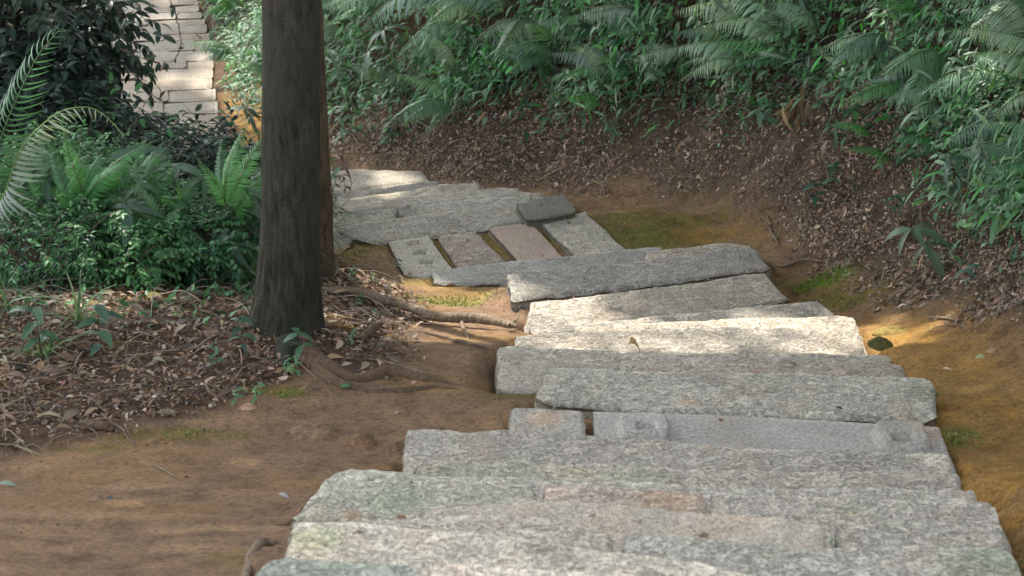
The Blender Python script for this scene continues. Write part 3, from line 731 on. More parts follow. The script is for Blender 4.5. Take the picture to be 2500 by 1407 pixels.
stems('dry_straw', 160, lambda x, y: (smooth(-.1, .1, below_edge(x, y))*smooth(-1.15, -1.5, x)*smooth(7.3, 6.9, y)), (-3, -1.0), (5.2, 7.6), (.08, .26), [(.26, .20, .14), (.20, .15, .10), (.32, .26, .19)], 'pale dry straw lying at the lower left of the litter', .0012, .25, .3)
def blobs(name, n, dens, xr, yr, size, cols, label, cat):
    x = rng.uniform(*xr, n*3); y = rng.uniform(*yr, n*3); k = (rng.uniform(0, 1, n*3) < dens(x, y)) & ~on_stone(x, y); x = x[k][:n]; y = y[k][:n]
    z = ground_z(x, y); mb = MB(); col = pick(cols, len(x))
    t = np.linspace(0, np.pi, 6); a = np.linspace(0, 2*np.pi, 8, endpoint=False)
    B = np.stack([np.sin(t)[:, None]*np.cos(a), np.sin(t)[:, None]*np.sin(a), np.cos(t)[:, None]*np.ones(8)], -1)
    for i in range(len(x)):
        s = random.uniform(*size)*.5
        Q = B*np.array([s*random.uniform(.8, 1.3), s*random.uniform(.8, 1.3), s*random.uniform(.6, .95)])*(1+.22*fbm(B[..., 0]+i*3.1, B[..., 1], 1.6, 2, i, z=B[..., 2]))[..., None]
        mb.add(Q.reshape(-1, 3)+np.array([x[i], y[i], z[i]+s*.3]), grid_faces(6, 8, 0, True), col[i])
    o = mb.build(name, M_DRY); tag(o, label, cat, None, 'stuff'); return o
blobs('fallen_seeds', 620, lambda x, y: np.clip(d_left(x, y)*.15+np.exp(-((x+.95)**2/.22+(y-6.75)**2/.12)), 0, 1), (-3, -.2), (5.2, 9.5), (.010, .020), [(.11, .095, .09), (.07, .06, .055), (.2, .14, .1)], 'dark round seeds lying in the litter near the trunk foot', 'seeds')
blobs('gravel', 420, lambda x, y: np.clip(np.exp(-(foot_dist(x, y)-.12)**2/.02)*.6+np.exp(-(below_edge(x, y))**2/.004)*smooth(-.3, -.6, x)*.8, 0, 1)*smooth(-.2, .3, fbm(x, y, 2.5, 2, 8)), (-2.2, 2.6), (4.8, 12), (.008, .026), [(.34, .22, .14), (.28, .19, .13), (.42, .32, .24), (.18, .12, .09)], 'small soil clods and grit along the edge of the bare earth', 'gravel')

# ------------------------------------------------------------------ undergrowth on the bank
GREENS = [(.045, .11, .06), (.08, .18, .09), (.13, .25, .135), (.21, .33, .22), (.07, .15, .09), (.06, .23, .06)]
def veg_start(y):     # how far up the slope the greenery begins
    return np.interp(y, [4, 7, 8.5, 9.5, 10.5, 11.5, 12.5, 13.3, 14, 20], [.48, .42, .48, .54, .54, .49, .42, .30, .06, -.05])
def bank_points(n, lo=-.1, hi=2.4, xr=(-4.6, 5.0), yr=(5.0, 20)):
    x = rng.uniform(*xr, n*6); y = rng.uniform(*yr, n*6)
    s = foot_dist(x, y); e = s-veg_start(y)+.18*fbm(x, y, 1.8, 3, 101)
    k = (e > lo) & (s < hi) & (rng.uniform(0, 1, n*6) < smooth(lo, lo+.35, e))
    x = x[k][:n]; y = y[k][:n]
    return x, y
def undergrowth(name, n, sizes, cols, tmpl, lo, depth, label, hang=.5, lift=.0, xr=(-4.6, 5.0), yr=(5.0, 20), hi=2.4):
    x, y = bank_points(n, lo, hi, xr, yr); m = len(x)
    z = height(x, y); nn = normal(x, y)
    clump = smooth(-.30, .35, fbm(x, y, 3.4, 3, 131))
    kk = rng.uniform(0, 1, m) < .30+.8*clump; x = x[kk]; y = y[kk]; z = z[kk]; nn = nn[kk]; clump = clump[kk]; m = len(x)
    out = lift+rng.uniform(0, 1, m)**.7*depth*(.35+.65*clump)
    P = np.stack([x, y, z], -1)+nn*out[:, None]
    D = unit(nn*.5+rng.normal(0, .55, (m, 3))+np.array([-.35, -.35, -hang]))
    U = unit(np.array([0, -.15, 1.0])+nn*.5+rng.normal(0, .35, (m, 3)))
    c = pick(cols, m, .25)*(.75+.5*clump[:, None])
    V, Fc, CC = scatter(P, D, U, rng.uniform(sizes[0], sizes[1], m), tmpl, c, rng.uniform(.7, 1.2, m))
    o = mesh_obj(name, V, Fc, M_LEAF, None, CC); tag(o, label, 'undergrowth', None, 'stuff'); return o
undergrowth('undergrowth', 60000, (.04, .085), GREENS, T_LEAF, -.02, .24, 'dense mixed small-leaved undergrowth filling the bank between the ferns')
undergrowth('undergrowth_narrow_leaves', 24000, (.06, .12), GREENS, T_NARROW, -.05, .34, 'narrow hanging leaves mixed through the greenery of the bank', .7)
undergrowth('undergrowth_tiny_leaves', 36000, (.018, .035), [(.09, .19, .10), (.06, .14, .07), (.12, .22, .15)], T_ROUND, -.12, .26, 'tiny round leaves sprinkled over the bank greenery')
undergrowth('sunny_undergrowth', 9000, (.05, .12), [(.09, .20, .08), (.12, .24, .12), (.07, .17, .07)], T_NARROW, -.1, .35, 'bright narrow foliage of the bank beside the lower path', .5, 0, (-5, -.9), (12, 20))
undergrowth('dead_fronds', 2500, (.05, .11), DRYC[:5], T_NARROW, -.2, .15, 'withered brown fern remains hanging under the greenery', .9)

# ------------------------------------------------------------------ ferns
def pinnate(rachis, side, nrm, npair, plen, prof, pw, slant=.55, droop=.35, col=(.08, .17, .10), colj=.12, nseg=4, start=.12, curl=.35, rr=.003, rcol=(.14, .17, .07), sides=(1, -1), wav=.08):
    """frond blade: pinnae along a rachis; returns MB"""
    mb = MB(); n = len(rachis)
    T_ = leaf_template(nseg, curl, .10, .55, pw)
    tt = np.linspace(start, 1, npair)
    idx = tt*(n-1); i0 = np.clip(idx.astype(int), 0, n-2); f = (idx-i0)[:, None]
    P = rachis[i0]*(1-f)+rachis[i0+1]*f
    tan = unit(rachis[i0+1]-rachis[i0])
    S = unit(side[i0]); Nn = unit(nrm[i0])
    for sgn in sides:
        L = plen*prof(tt)*(1+rng.normal(0, wav, npair))
        sl = slant+.5*tt**3
        D = unit(S*sgn+tan*sl[:, None]-Nn*droop+rng.normal(0, .07, (npair, 3)))
        c = np.array(col)*(1+rng.normal(0, colj, (npair, 1)))
        V, Fc, CC = scatter(P, D, Nn+S*sgn*.15, L, T_, c, np.minimum(1.0, .25+plen/np.maximum(L, .01)*.8) if False else None)
        mb.add(V, Fc, CC)
    tube_mb(mb, rachis, np.linspace(rr, rr*.35, n), 5, rcol)
    return mb
def frond_proto(kind):
    """unit frond: chord from origin to (0,1,0), arch towards +z"""
    n = 24; t = np.linspace(0, 1, n)
    arch = (.16, .24, .12, .20)[kind % 4]
    R_ = np.stack([.03*np.sin(t*3+kind), t, arch*np.sin(np.pi*t**.8)], -1)
    side = np.tile([1.0, 0, 0], (n, 1)); tan = unit(np.gradient(R_, axis=0)); nrm = np.cross(side, tan)
    prof = lambda q: np.clip(np.sin(np.pi*np.clip(q*.86+.14, 0, 1)**.75), .06, 1)
    np_, pl, pw, dr, c = [(38, .21, .12, .30, (.15, .30, .16)), (36, .22, .12, .50, (.22, .35, .23)), (40, .15, .15, .2, (.09, .27, .09)), (30, .24, .13, .70, (.24, .34, .25))][kind % 4]
    return pinnate(R_, side, nrm, np_, pl, prof, pw, .45, dr, c, .12, 3, .08, .3, .006)
FROND = []
for k in range(4):
    V, Fc, CC = frond_proto(k).data()
    o = mesh_obj('frond', V, Fc, M_FERN, None, CC); FROND.append(o.data); bpy.data.objects.remove(o)
def frame(Y, Z, s, loc):
    Y = unit(np.asarray(Y, float)); X = unit(np.cross(Y, Z)); Zz = np.cross(X, Y)
    M = Matrix(((X[0]*s, Y[0]*s, Zz[0]*s, loc[0]), (X[1]*s, Y[1]*s, Zz[1]*s, loc[1]), (X[2]*s, Y[2]*s, Zz[2]*s, loc[2]), (0, 0, 0, 1)))
    return M
def fern(base, fronds, label, group, name='fern_plant'):
    """fronds: list of (offset base, tip, up, kind) in world coordinates"""
    root = empty(name, base); tag(root, label, 'fern', group)
    for (a, b, up, kd) in fronds:
        o = bpy.data.objects.new('frond', FROND[kd]); COL.objects.link(o); o.parent = root
        s = np.linalg.norm(b-a)
        o.matrix_local = frame(b-a, up, s, a-np.array(base))
    return root
def bank_pt(px, py, out):
    P = hit(px, py)[0]; return P+normal(P[None, 0], P[None, 1])[0]*out
UPV = np.array([.1, -.25, 1.0])
BIG = [  # base px, tip px, kind, label words
 ((1123, 20), (953, 150), 1, 'long silvery fern arching left above the bare bank'),
 ((1167, 70), (1031, 238), 1, 'drooping silvery fern just right of the longest silvery one'),
 ((885, 28), (795, 82), 0, 'small fern frond spreading just right of the big trunk'),
 ((975, 12), (858, 95), 0, 'fern between the big trunk and the long silvery fern'),
 ((1293, 60), (1259, 245), 3, 'fern hanging straight down over the dark hollow of the bank'),
 ((1335, 150), (1284, 262), 2, 'narrow green fern below the straight hanging fern'),
 ((1133, 228), (1066, 272), 2, 'short fern at the foot of the dark hollow'),
 ((1463, 66), (1358, 132), 0, 'fern with curved top frond in the middle of the bank'),
 ((1590, 12), (1495, 60), 2, 'bright fresh green fern near the top middle edge'),
 ((1622, 80), (1551, 160), 0, 'dull fern leaning left before the dark gap'),
 ((1690, 130), (1589, 245), 3, 'pale backlit fern hanging beside the dark gap'),
 ((1860, 50), (1692, 92), 3, 'wide fern with comb-like hanging leaflets at the top'),
 ((1935, 120), (1800, 50), 1, 'star-shaped pale fern fanning out near the top'),
 ((1945, 150), (1790, 190), 2, 'yellow-green fern just below the star-shaped one'),
 ((1850, 178), (1655, 222), 1, 'low silvery fern reaching left over the brown soil'),
 ((2228, 160), (2088, 232), 1, 'pale fern under the long dark leaves on the right'),
 ((2275, 215), (2084, 356), 2, 'long green fern pointing down over the dead frond'),
 ((2510, 225), (2300, 360), 1, 'big fern entering from the right edge at mid bank'),
 ((2515, 300), (2385, 468), 3, 'dark heavy fern hanging at the right edge'),
 ((2520, 400), (2374, 552), 1, 'lowest large fern at the right edge of the bank'),
 ((2135, 345), (2085, 395), 2, 'tiny fern over the litter right of the dead frond'),
 ((2312, 372), (2262, 446), 2, 'small upright fern with fine leaflets near the right'),
 ((2190, 400), (2140, 478), 2, 'small drooping green fern low on the right bank'),
]
for (b, t, kd, lab) in BIG:
    B = bank_pt(b[0], b[1], .16); T = bank_pt(t[0], t[1], .32)
    ch = T-B; L = np.linalg.norm(ch)
    if L > 1.1: T = B+ch/L*1.1; ch = T-B; L = 1.1
    nb = normal(B[None, 0], B[None, 1])[0]; root_p = B-nb*.12
    side = unit(np.cross(ch, UPV)); fr = [(root_p, T, UPV, kd)]
    for q in range(random.choice([2, 3, 3, 4])):
        a = random.uniform(-1.0, 1.0); l = random.uniform(.55, .95)
        v = unit(ch)*math.cos(a)+side*math.sin(a)+np.array([0, 0, random.uniform(-.05, .3)])
        fr.append((root_p, root_p+unit(v)*L*l, UPV+rng.normal(0, .15, 3), kd if random.random() < .7 else random.randrange(4)))
    fern(tuple(root_p), fr, lab, None)
# many further ferns, alike
x, y = bank_points(210, .02, 1.9)
P = np.stack([x, y, height(x, y)], -1); nn = normal(x, y)
for i in range(len(x)):
    fr = []; L0 = random.uniform(.22, .52); kd = random.randrange(4)
    bx = unit(np.array([-.75, -.45, -.45])+rng.normal(0, .35, 3)+nn[i]*.35)
    for q in range(random.choice([2, 3, 4])):
        v = unit(bx+rng.normal(0, .45, 3)); fr.append((P[i]+nn[i]*.10, P[i]+nn[i]*.26+v*L0*random.uniform(.6, 1), UPV+rng.normal(0, .15, 3), kd))
    if y[i] > 12.3: lab, g = 'feathery fern beside the sunny lower path', 'ferns beside the lower path'
    elif x[i] < 1.2: lab, g = 'mid green fern growing among others on the middle of the bank', 'ferns on the middle of the bank'
    else: lab, g = 'green fern growing among others on the right-hand bank', 'ferns on the right-hand bank'
    fern(tuple(P[i]), fr, lab, g)

# ------------------------------------------------------------------ seedlings, shrubs and grass (prototypes share meshes)
def sapling_proto(nl, size, ll, tmpl, cols, spread=.5, whorl=False):
    mb = MB(); st = MB(); t = np.linspace(0, 1, 6)[:, None]
    top = np.array([rng.normal(0, .12), rng.normal(0, .12), 1.0])*size
    Pst = t*top+np.sin(t*3)*np.array([.05, .03, 0])*size
    tube_mb(st, Pst, np.linspace(.004, .0015, 6), 5, (.14, .13, .07))
    k = np.arange(nl); hh = (.25+.75*k/(nl-1)) if not whorl else np.where(k < nl*.35, .55, .97)
    a = k*2.4+rng.normal(0, .3, nl)
    O = np.stack([np.interp(hh, t[:, 0], Pst[:, j]) for j in range(3)], -1)
    D = np.stack([np.cos(a), np.sin(a), rng.normal(.15, .25, nl)-spread*.3], -1)
    V, Fc, CC = scatter(O, D, np.tile([0, 0, 1.0], (nl, 1))+rng.normal(0, .2, (nl, 3)), ll*rng.uniform(.65, 1.1, nl), tmpl, pick(cols, nl, .12))
    mb.add(V, Fc, CC); return mb, st
SAP = []
T_OVAL = leaf_template(6, .25, .12, .85, .40); T_LONG = leaf_template(6, .35, .12, .8, .24)
for args in [(9, .22, .10, T_OVAL, [(.07, .15, .085), (.10, .18, .12)], .5, False), (7, .16, .085, T_OVAL, [(.055, .12, .075)], .4, True), (12, .3, .13, T_LONG, [(.06, .13, .07), (.08, .15, .10)], .9, False),
             (8, .14, .06, T_OVAL, [(.09, .20, .10)], .2, False), (10, .25, .16, T_LONG, [(.075, .13, .085)], 1.0, True)]:
    mb, st = sapling_proto(*args)
    a = mb.build('foliage', M_LEAF); b = st.build('stem', M_TWIG); SAP.append((a.data, b.data)); bpy.data.objects.remove(a); bpy.data.objects.remove(b)
def sapling(P, up, s, kd, label, group, rot=None):
    root = empty('seedling', tuple(P)); tag(root, label, 'seedling', group)
    root.rotation_mode = 'QUATERNION'
    q = Vector(up).to_track_quat('Z', 'Y') @ Quaternion((0, 0, 1), random.uniform(0, 6.28) if rot is None else rot)
    root.rotation_quaternion = q; root.scale = (s, s, s)
    for nm, me in zip(('foliage', 'stem'), SAP[kd]):
        o = bpy.data.objects.new(nm, me); COL.objects.link(o); o.parent = root
x, y = bank_points(125, -.25, 2.0)
nn = normal(x, y)
for i in range(len(x)):
    e = foot_dist(x[i:i+1], y[i:i+1])[0]-veg_start(y[i])
    out = .12 if e > .1 else 0
    P = np.array([x[i], y[i], height(x[i:i+1], y[i:i+1])[0]])+nn[i]*out
    g = ('leafy seedling rooted on the bank beside the lower path', 'seedlings beside the lower path') if y[i] > 12.3 else \
        (('broad-leaved seedling poking out between the ferns of the right-hand bank', 'seedlings on the right-hand bank') if x[i] > 1.2 else ('broad-leaved seedling poking out between the ferns mid bank', 'seedlings on the middle of the bank'))
    sapling(P, unit(nn[i]*.8+np.array([-.2, -.2, .5])), random.uniform(.55, 1.1), random.choice([0, 1, 2, 2, 4]), *g)
for (px, py, kd, s, lab) in [(960, 372, 0, .95, 'bluish seedling growing low on the bare bank behind the landing'), (735, 885, 1, .8, 'pale compound-leaved seedling at the foot of the big trunk'), (590, 862, 0, .7, 'green seedling in litter left of the trunk foot'),
        (728, 925, 3, .6, 'tiny seedling right below the trunk foot'), (625, 990, 3, .55, 'two-leaved sprout at the edge of the litter'), (575, 995, 3, .5, 'low bluish sprout next to the two-leaved sprout'),
        (700, 912, 3, .4, 'yellowish leaf pair lying below the trunk'), (1700, 140, 0, 1.0, 'round-leaved plant standing before the dark gap'), (2190, 100, 3, 2.0, 'glossy light green round-leaved seedling high on the right bank'),
        (2250, 185, 3, 1.6, 'glossy light green seedling below the higher glossy one'), (2290, 280, 3, 1.3, 'small glossy seedling under the green fern'), (2240, 350, 2, .9, 'bright seedling with long leaves low on the right bank'),
        (2035, 480, 1, 1.0, 'grey-green seedling rooted in bare soil right of middle'), (2185, 540, 1, .8, 'small grey seedling lowest on the right-hand soil'), (2080, 345, 1, 1.1, 'seedling in front of the dead hanging frond'),
        (1985, 510, 1, .9, 'flat grey rosette in bare soil beside the grey-green seedling'), (860, 690, 3, .5, 'bright sprout behind the crossing root, nearest the thin trunk'), (965, 660, 3, .45, 'lone sprout at the top of the litter slope'),
        (915, 690, 3, .4, 'sprout in the litter right of the thin trunk'), (870, 755, 3, .5, 'sprout below the crossing root'), (915, 780, 3, .45, 'second sprout below the crossing root'), (862, 845, 3, .45, 'sprout beside the cut stub'),
        (530, 905, 0, .5, 'green seedling in dark litter left of the sprouts'), (250, 870, 0, 1.0, 'leafy seedling rising from litter on the far left'), (100, 880, 0, 1.1, 'dark seedling near the left edge in the litter')]:
    P = hit(px, py)[0]; sapling(P, (0, -.05, 1), s, kd, lab, None)
P = on_z(2031, 1334, H0-2.80); sapling(P, (0, -.1, 1), .16, 3, 'tiny green sprout growing in the hole between two slabs near the bottom right', None)
GRASS = []
for k in range(3):
    mb = MB(); n = 22
    a = rng.uniform(0, 6.28, n); D = np.stack([np.cos(a)*.6, np.sin(a)*.6, rng.uniform(.5, 1.2, n)], -1)
    V, Fc, CC = scatter(rng.normal(0, .012, (n, 3))*np.array([1, 1, 0]), D, np.tile([0, 0, 1.0], (n, 1))+rng.normal(0, .2, (n, 3)), rng.uniform(.12, .32, n), T_BLADE, pick([(.10, .20, .07), (.16, .25, .11), (.07, .15, .06)], n, .15), rng.uniform(.8, 1.6, n))
    mb.add(V, Fc, CC); o = mb.build('grass_tuft', M_LEAF); GRASS.append(o.data); bpy.data.objects.remove(o)
def tuft(P, s, label, group):
    o = bpy.data.objects.new('grass_tuft', random.choice(GRASS)); COL.objects.link(o); o.location = tuple(P); o.scale = (s, s, s); o.rotation_euler = (0, 0, random.uniform(0, 6.28))
    return tag(o, label, 'grass tuft', group)
for k in range(20):
    P = hit(random.uniform(380, 640), random.uniform(560, 700))[0]
    tuft(P, random.uniform(.6, 1.2), 'thin-bladed grass tuft at the edge of the bushes left of the trunks', 'grass tufts left of the trunks')
for k in range(3):
    P = hit(random.uniform(0, 260), random.uniform(740, 920))[0]
    tuft(P, random.uniform(.6, 1.1), 'grass tuft in the leaf litter at the left edge', 'grass tufts at the left edge')

# ------------------------------------------------------------------ bushes of the left side
def bush(name, px, depth, base_y, rx, ry, rz, n, size, tmpl, cols, label, hang=.25, seed=0, gap=.15, ctr_lift=.5):
    """bush centred on a sight line at a given distance, standing on the terrain"""
    c = at_depth(px[0], px[1], np.array(depth))
    gz = height(c[0:1], c[1:2])[0]
    root = empty(name, (c[0], c[1], gz)); tag(root, label, 'bush')
    # sprays: short twigs carrying alternate leaves
    ns = n//9; u = unit(rng.normal(0, 1, (ns, 3))); r = rng.uniform(.25, 1.0, ns)**.5
    O = c+u*r[:, None]*np.array([rx, ry, rz])*(1+.75*fbm(u[:, 0]*2+seed, u[:, 1]*2, 1.0, 3, seed, z=u[:, 2]*2))[:, None]
    k = (fbm(O[:, 0], O[:, 1], 2.6, 3, seed+4, z=O[:, 2]) > -gap-.05) & (O[:, 2] > height(O[:, 0], O[:, 1])+.01)
    O = O[k]; u = u[k]; ns = len(O)
    d = unit(u*.7+rng.normal(0, .45, (ns, 3))+np.array([0, -.1, -hang*.5])); mb = MB(); st = MB()
    L = size*rng.uniform(2.2, 3.8, ns)
    for q in range(9):
        t = (q+1)/9; sgn = 1 if q % 2 else -1
        s = unit(np.cross(d, [0, 0, 1.0]))
        P = O+d*(L*t)[:, None]-np.array([0, 0, 1.0])*(hang*L*t*t*.4)[:, None]
        D = unit(d*.55+s*sgn*.9*(1 if q < 8 else 0)+rng.normal(0, .15, (ns, 3))-np.array([0, 0, hang]))
        V, Fc, CC = scatter(P, D, np.tile([0, -.2, 1.0], (ns, 1))+rng.normal(0, .25, (ns, 3)), size*rng.uniform(.65, 1.1, ns), tmpl, pick(cols, ns, .2))
        mb.add(V, Fc, CC)
    o = mb.build('foliage', M_LEAF, root, origin=(0, 0, 0)); o.matrix_parent_inverse = Matrix.Translation(-Vector((c[0], c[1], gz)))
    base = np.array([c[0], c[1], gz])
    for q in range(min(ns, 46)):
        a = O[q*(ns//46) if ns > 46 else q]
        m_ = (base+a)/2+np.array([0, 0, .15*rz]); tube_mb(st, spline([base+rng.normal(0, .04, 3)*[1, 1, 0], m_, a, a+d[q*(ns//46) if ns > 46 else q]*size*2], 8), np.linspace(.007, .002, 8), 5, (.12, .10, .07))
    o = st.build('stems', M_TWIG, root, origin=(0, 0, 0)); o.matrix_parent_inverse = Matrix.Translation(-Vector((c[0], c[1], gz)))
    return root
DK = [(.022, .045, .034), (.030, .060, .044), (.038, .070, .052), (.018, .040, .024)]
MD = [(.055, .17, .06), (.09, .23, .09), (.04, .12, .055), (.15, .30, .14)]
bush('dark_bush', (30, 60), 10.6, 0, .42, .5, .34, 5200, .085, T_OVAL, DK, 'dark glossy bush filling the top left corner', seed=1)
bush('dark_bush', (225, 75), 10.9, 0, .12, .3, .22, 800, .085, T_OVAL, DK, 'dark bush reaching right over the lower path', seed=2, gap=.3)
bush('dark_bush', (25, 230), 10.3, 0, .36, .45, .26, 3000, .08, T_OVAL, DK, 'dark bush behind the upright cycad frond', seed=3)
bush('dark_bush', (115, 215), 10.4, 0, .11, .35, .20, 900, .075, T_OVAL, DK, 'dark bush below the one reaching over the path', seed=4)
bush('low_bush', (190, 345), 10.0, 0, .36, .35, .10, 2400, .06, T_OVAL, DK+MD[:1], 'low dark leafy bush under the arching cycad frond', seed=5)
bush('low_bush', (560, 410), 10.2, 0, .26, .3, .13, 1500, .055, T_OVAL, DK+MD[:1], 'loose dark bush against the left of the big trunk', seed=6, gap=.25)
bush('low_bush', (420, 410), 10.0, 0, .28, .3, .10, 1500, .055, T_OVAL, DK+[(.05, .08, .06)], 'grey-green bush in front of the lower path', seed=7)
bush('green_bush', (110, 440), 9.4, 0, .42, .35, .17, 6500, .030, T_ROUND, MD, 'fine-leaved green bush below the cycad at the left edge', seed=8)
bush('green_bush', (300, 500), 9.2, 0, .40, .35, .15, 6500, .028, T_ROUND, MD+[(.06, .19, .06)], 'bright fine-leaved bush in the middle of the left side', seed=9)
bush('green_bush', (490, 560), 9.1, 0, .22, .3, .13, 3200, .028, T_ROUND, MD+[(.06, .19, .06)], 'bright fine-leaved bush nearest the big trunk', seed=10)
bush('green_bush', (90, 590), 8.7, 0, .36, .3, .11, 3600, .034, T_LEAF, MD[:3]+DK[:1], 'dull green ground-hugging bush by the left edge', seed=11)
bush('green_bush', (290, 610), 8.8, 0, .30, .25, .09, 3000, .030, T_ROUND, MD[:3], 'low bush fringing the leaf litter', seed=12)
# filler behind, so that no bare soil shows through
def left_fill(name, n, box, sizes, cols, tmpl, label, up=.35):
    (x0, x1), (y0, y1) = box
    x = rng.uniform(x0, x1, n); y = rng.uniform(y0, y1, n)
    k = (fbm(x, y, 1.7, 3, 141) > -.45) & ~((y > 12.2)); x = x[k]; y = y[k]; m = len(x)
    z = height(x, y)+rng.uniform(0, 1, m)**1.3*up*(.4+.6*smooth(-.3, .4, fbm(x, y, 2.5, 3, 151)))
    D = unit(rng.normal(0, .6, (m, 3))+np.array([0, -.3, .2])); U = unit(np.array([0, -.3, 1.0])+rng.normal(0, .4, (m, 3)))
    V, Fc, CC = scatter(np.stack([x, y, z], -1), D, U, rng.uniform(*sizes, m), tmpl, pick(cols, m, .25))
    o = mesh_obj(name, V, Fc, M_LEAF, None, CC); tag(o, label, 'undergrowth', None, 'stuff')
left_fill('ground_cover', 9000, ((-4.4, -1.25), (8.9, 12.0)), (.03, .07), DK+MD[:3], T_LEAF, 'mixed low green ground cover between the bushes on the left')
left_fill('ground_cover_sparse', 900, ((-3.2, -1.0), (7.0, 8.9)), (.03, .06), MD, T_LEAF, 'thin scatter of small green leaves over the litter', .08)
left_fill('leafy_weeds', 1500, ((-3.6, -1.0), (8.3, 10.8)), (.05, .10), [(.09, .17, .11), (.06, .12, .07), (.14, .24, .16), (.05, .09, .06)], T_OVAL, 'larger single leaves of weeds showing among the left bushes', .55)
left_fill('grass_blades', 2600, ((-3.6, -.95), (8.2, 10.6)), (.12, .26), [(.11, .2, .09), (.2, .26, .16), (.06, .14, .05)], T_BLADE, 'thin grass blades growing through the left bushes', .38)
# small delicate ferns among the left bushes
for (b, t, kd, lab) in [((330, 420), (505, 285), 2, 'dark lacy fern standing against the lower path'), ((320, 410), (360, 290), 2, 'second lacy fern left of the one against the path'), ((20, 470), (120, 545), 0, 'drooping grey fern at the left edge below the cycad'),
                        ((180, 600), (150, 500), 0, 'upright pale small fern in the green bushes'), ((240, 650), (262, 590), 2, 'little bright green fern at the litter edge'), ((90, 590), (160, 640), 0, 'flat fern lying over the litter edge at left'),
                        ((430, 560), (520, 500), 2, 'fern among the bright bushes near the big trunk'), ((500, 600), (575, 560), 0, 'fine fern reaching towards the big trunk')]:
    B = hit(b[0], b[1])[0]; d = project(B)[2]
    T = at_depth(t[0], t[1], np.array(d-.12)); ch = T-B; L = np.linalg.norm(ch); fr = [(B, T, np.array([0, -.7, .7]), kd)]
    side = unit(np.cross(ch, [0, -.7, .7]))
    for q in range(3):
        a = random.uniform(-.9, .9); fr.append((B, B+(unit(ch)*math.cos(a)+side*math.sin(a))*L*random.uniform(.5, .85), np.array([0, -.6, .8]), kd))
    fern(tuple(B), fr, lab, None)

for i in range(34):
    px = random.uniform(-10, 610); py = random.uniform(400, 610); P = at_depth(px, py, np.array(random.uniform(8.9, 9.5)))
    gz = height(P[0:1], P[1:2])[0]
    if P[2]-gz > .45: continue
    P[2] = max(P[2]-.12, gz)
    sapling(np.array(P), (random.uniform(-.4, .4), -.4, 1), random.uniform(.7, 1.3), random.choice([0, 2, 4, 1]), 'leafy weed standing among the bushes left of the trunks', 'weeds among the left bushes')
for i in range(64):
    px = random.uniform(-20, 600); py = random.uniform(400, 640) if i % 3 else random.uniform(640, 700)
    B = hit(px, py)[0]; kd = random.choice([2, 2, 0])
    if py < 610:
        P = at_depth(px, py, np.array(random.uniform(8.9, 9.4))); gz = height(P[0:1], P[1:2])[0]
        if P[2]-gz < .5: B = np.array([P[0], P[1], max(P[2]-.10, gz)])
    L = random.uniform(.14, .30); fr = []
    for q in range(random.choice([3, 4, 5])):
        v = unit(np.array([random.uniform(-1, 1), random.uniform(-.8, .4), random.uniform(.5, 1.3)])); fr.append((B, B+v*L*random.uniform(.7, 1.1)*(1.5 if py < 560 else 1), np.array([0, -.6, .8])+rng.normal(0, .2, 3), kd))
    fern(tuple(B), fr, 'small fine-leaved fern growing among the bushes left of the trunks', 'small ferns among the left bushes')
# ------------------------------------------------------------------ cycad with two fronds
def cyc_frond(pix, dep, pl, sides, npair, col, droop, slant, width, up, wav=.06, start=.03, curl=.5, prof=None, rr=.005, rcol=(.22, .32, .10)):
    P = np.array([at_depth(a, b, np.array(c)) for (a, b), c in zip(pix, dep)]); Rr = spline(P, 60)
    tan = unit(np.gradient(Rr, axis=0)); nrm = unit(np.tile(np.array(up, float), (60, 1))); side = unit(np.cross(tan, nrm)); nrm = np.cross(side, tan)
    prof = prof or (lambda q: np.clip(1.0-.75*q**3, .2, 1)*np.clip(.35+q*6, 0, 1))
    return pinnate(Rr, side, nrm, npair, pl, prof, width, slant, droop, col, .10, 5, start, curl, rr, rcol, sides, wav)
cy_base = hit(-60, 560)[0]
cyc = empty('cycad', tuple(cy_base)); tag(cyc, 'cycad with a bright upright frond and a pale arching frond at the left edge', 'cycad')
def local(mb, name, mat):
    V, Fc, CC = mb.data(); o = mesh_obj(name, V-cy_base, Fc, mat, cyc, CC); return o
local(cyc_frond([(-60, 560), (-25, 430), (20, 290), (65, 190), (100, 125), (142, 76)], [9.6, 9.0, 8.6, 8.45, 8.4, 8.35], .155, (1, -1), 46, (.13, .28, .13), .10, .42, .10, (-.1, -1.0, .45)), 'frond', M_FERN)
local(cyc_frond([(-60, 560), (22, 440), (45, 375), (95, 312), (160, 268), (225, 264), (275, 300), (300, 330)], [9.6, 8.6, 8.5, 8.4, 8.35, 8.35, 8.35, 8.35], .125, (1, -1), 54, (.27, .32, .29), 1.15, .35, .13, (.1, -.45, .9), .2, .12, .3, lambda q: np.clip(np.sin(np.pi*np.clip(q*.9+.05, 0, 1)), .12, 1)), 'frond', M_FERN)

# big leaves lying over the low bushes
for (pix, dep, s, c, lab) in [((270, 385), 9.1, .30, (.10, .17, .12), 'large lance-shaped grey-green leaf over the low bush')]:
    P = at_depth(pix[0], pix[1], np.array(dep)); D = at_depth(400, 345, np.array(9.1))-P
    V, Fc, CC = scatter(P[None], D[None], np.array([[0, -.6, .8]]), np.array([np.linalg.norm(D)]), leaf_template(10, .2, .1, .8, .2), np.array([c]))
    tag(mesh_obj('fallen_leaf', V, Fc, M_LEAF, None, CC), lab, 'leaf')

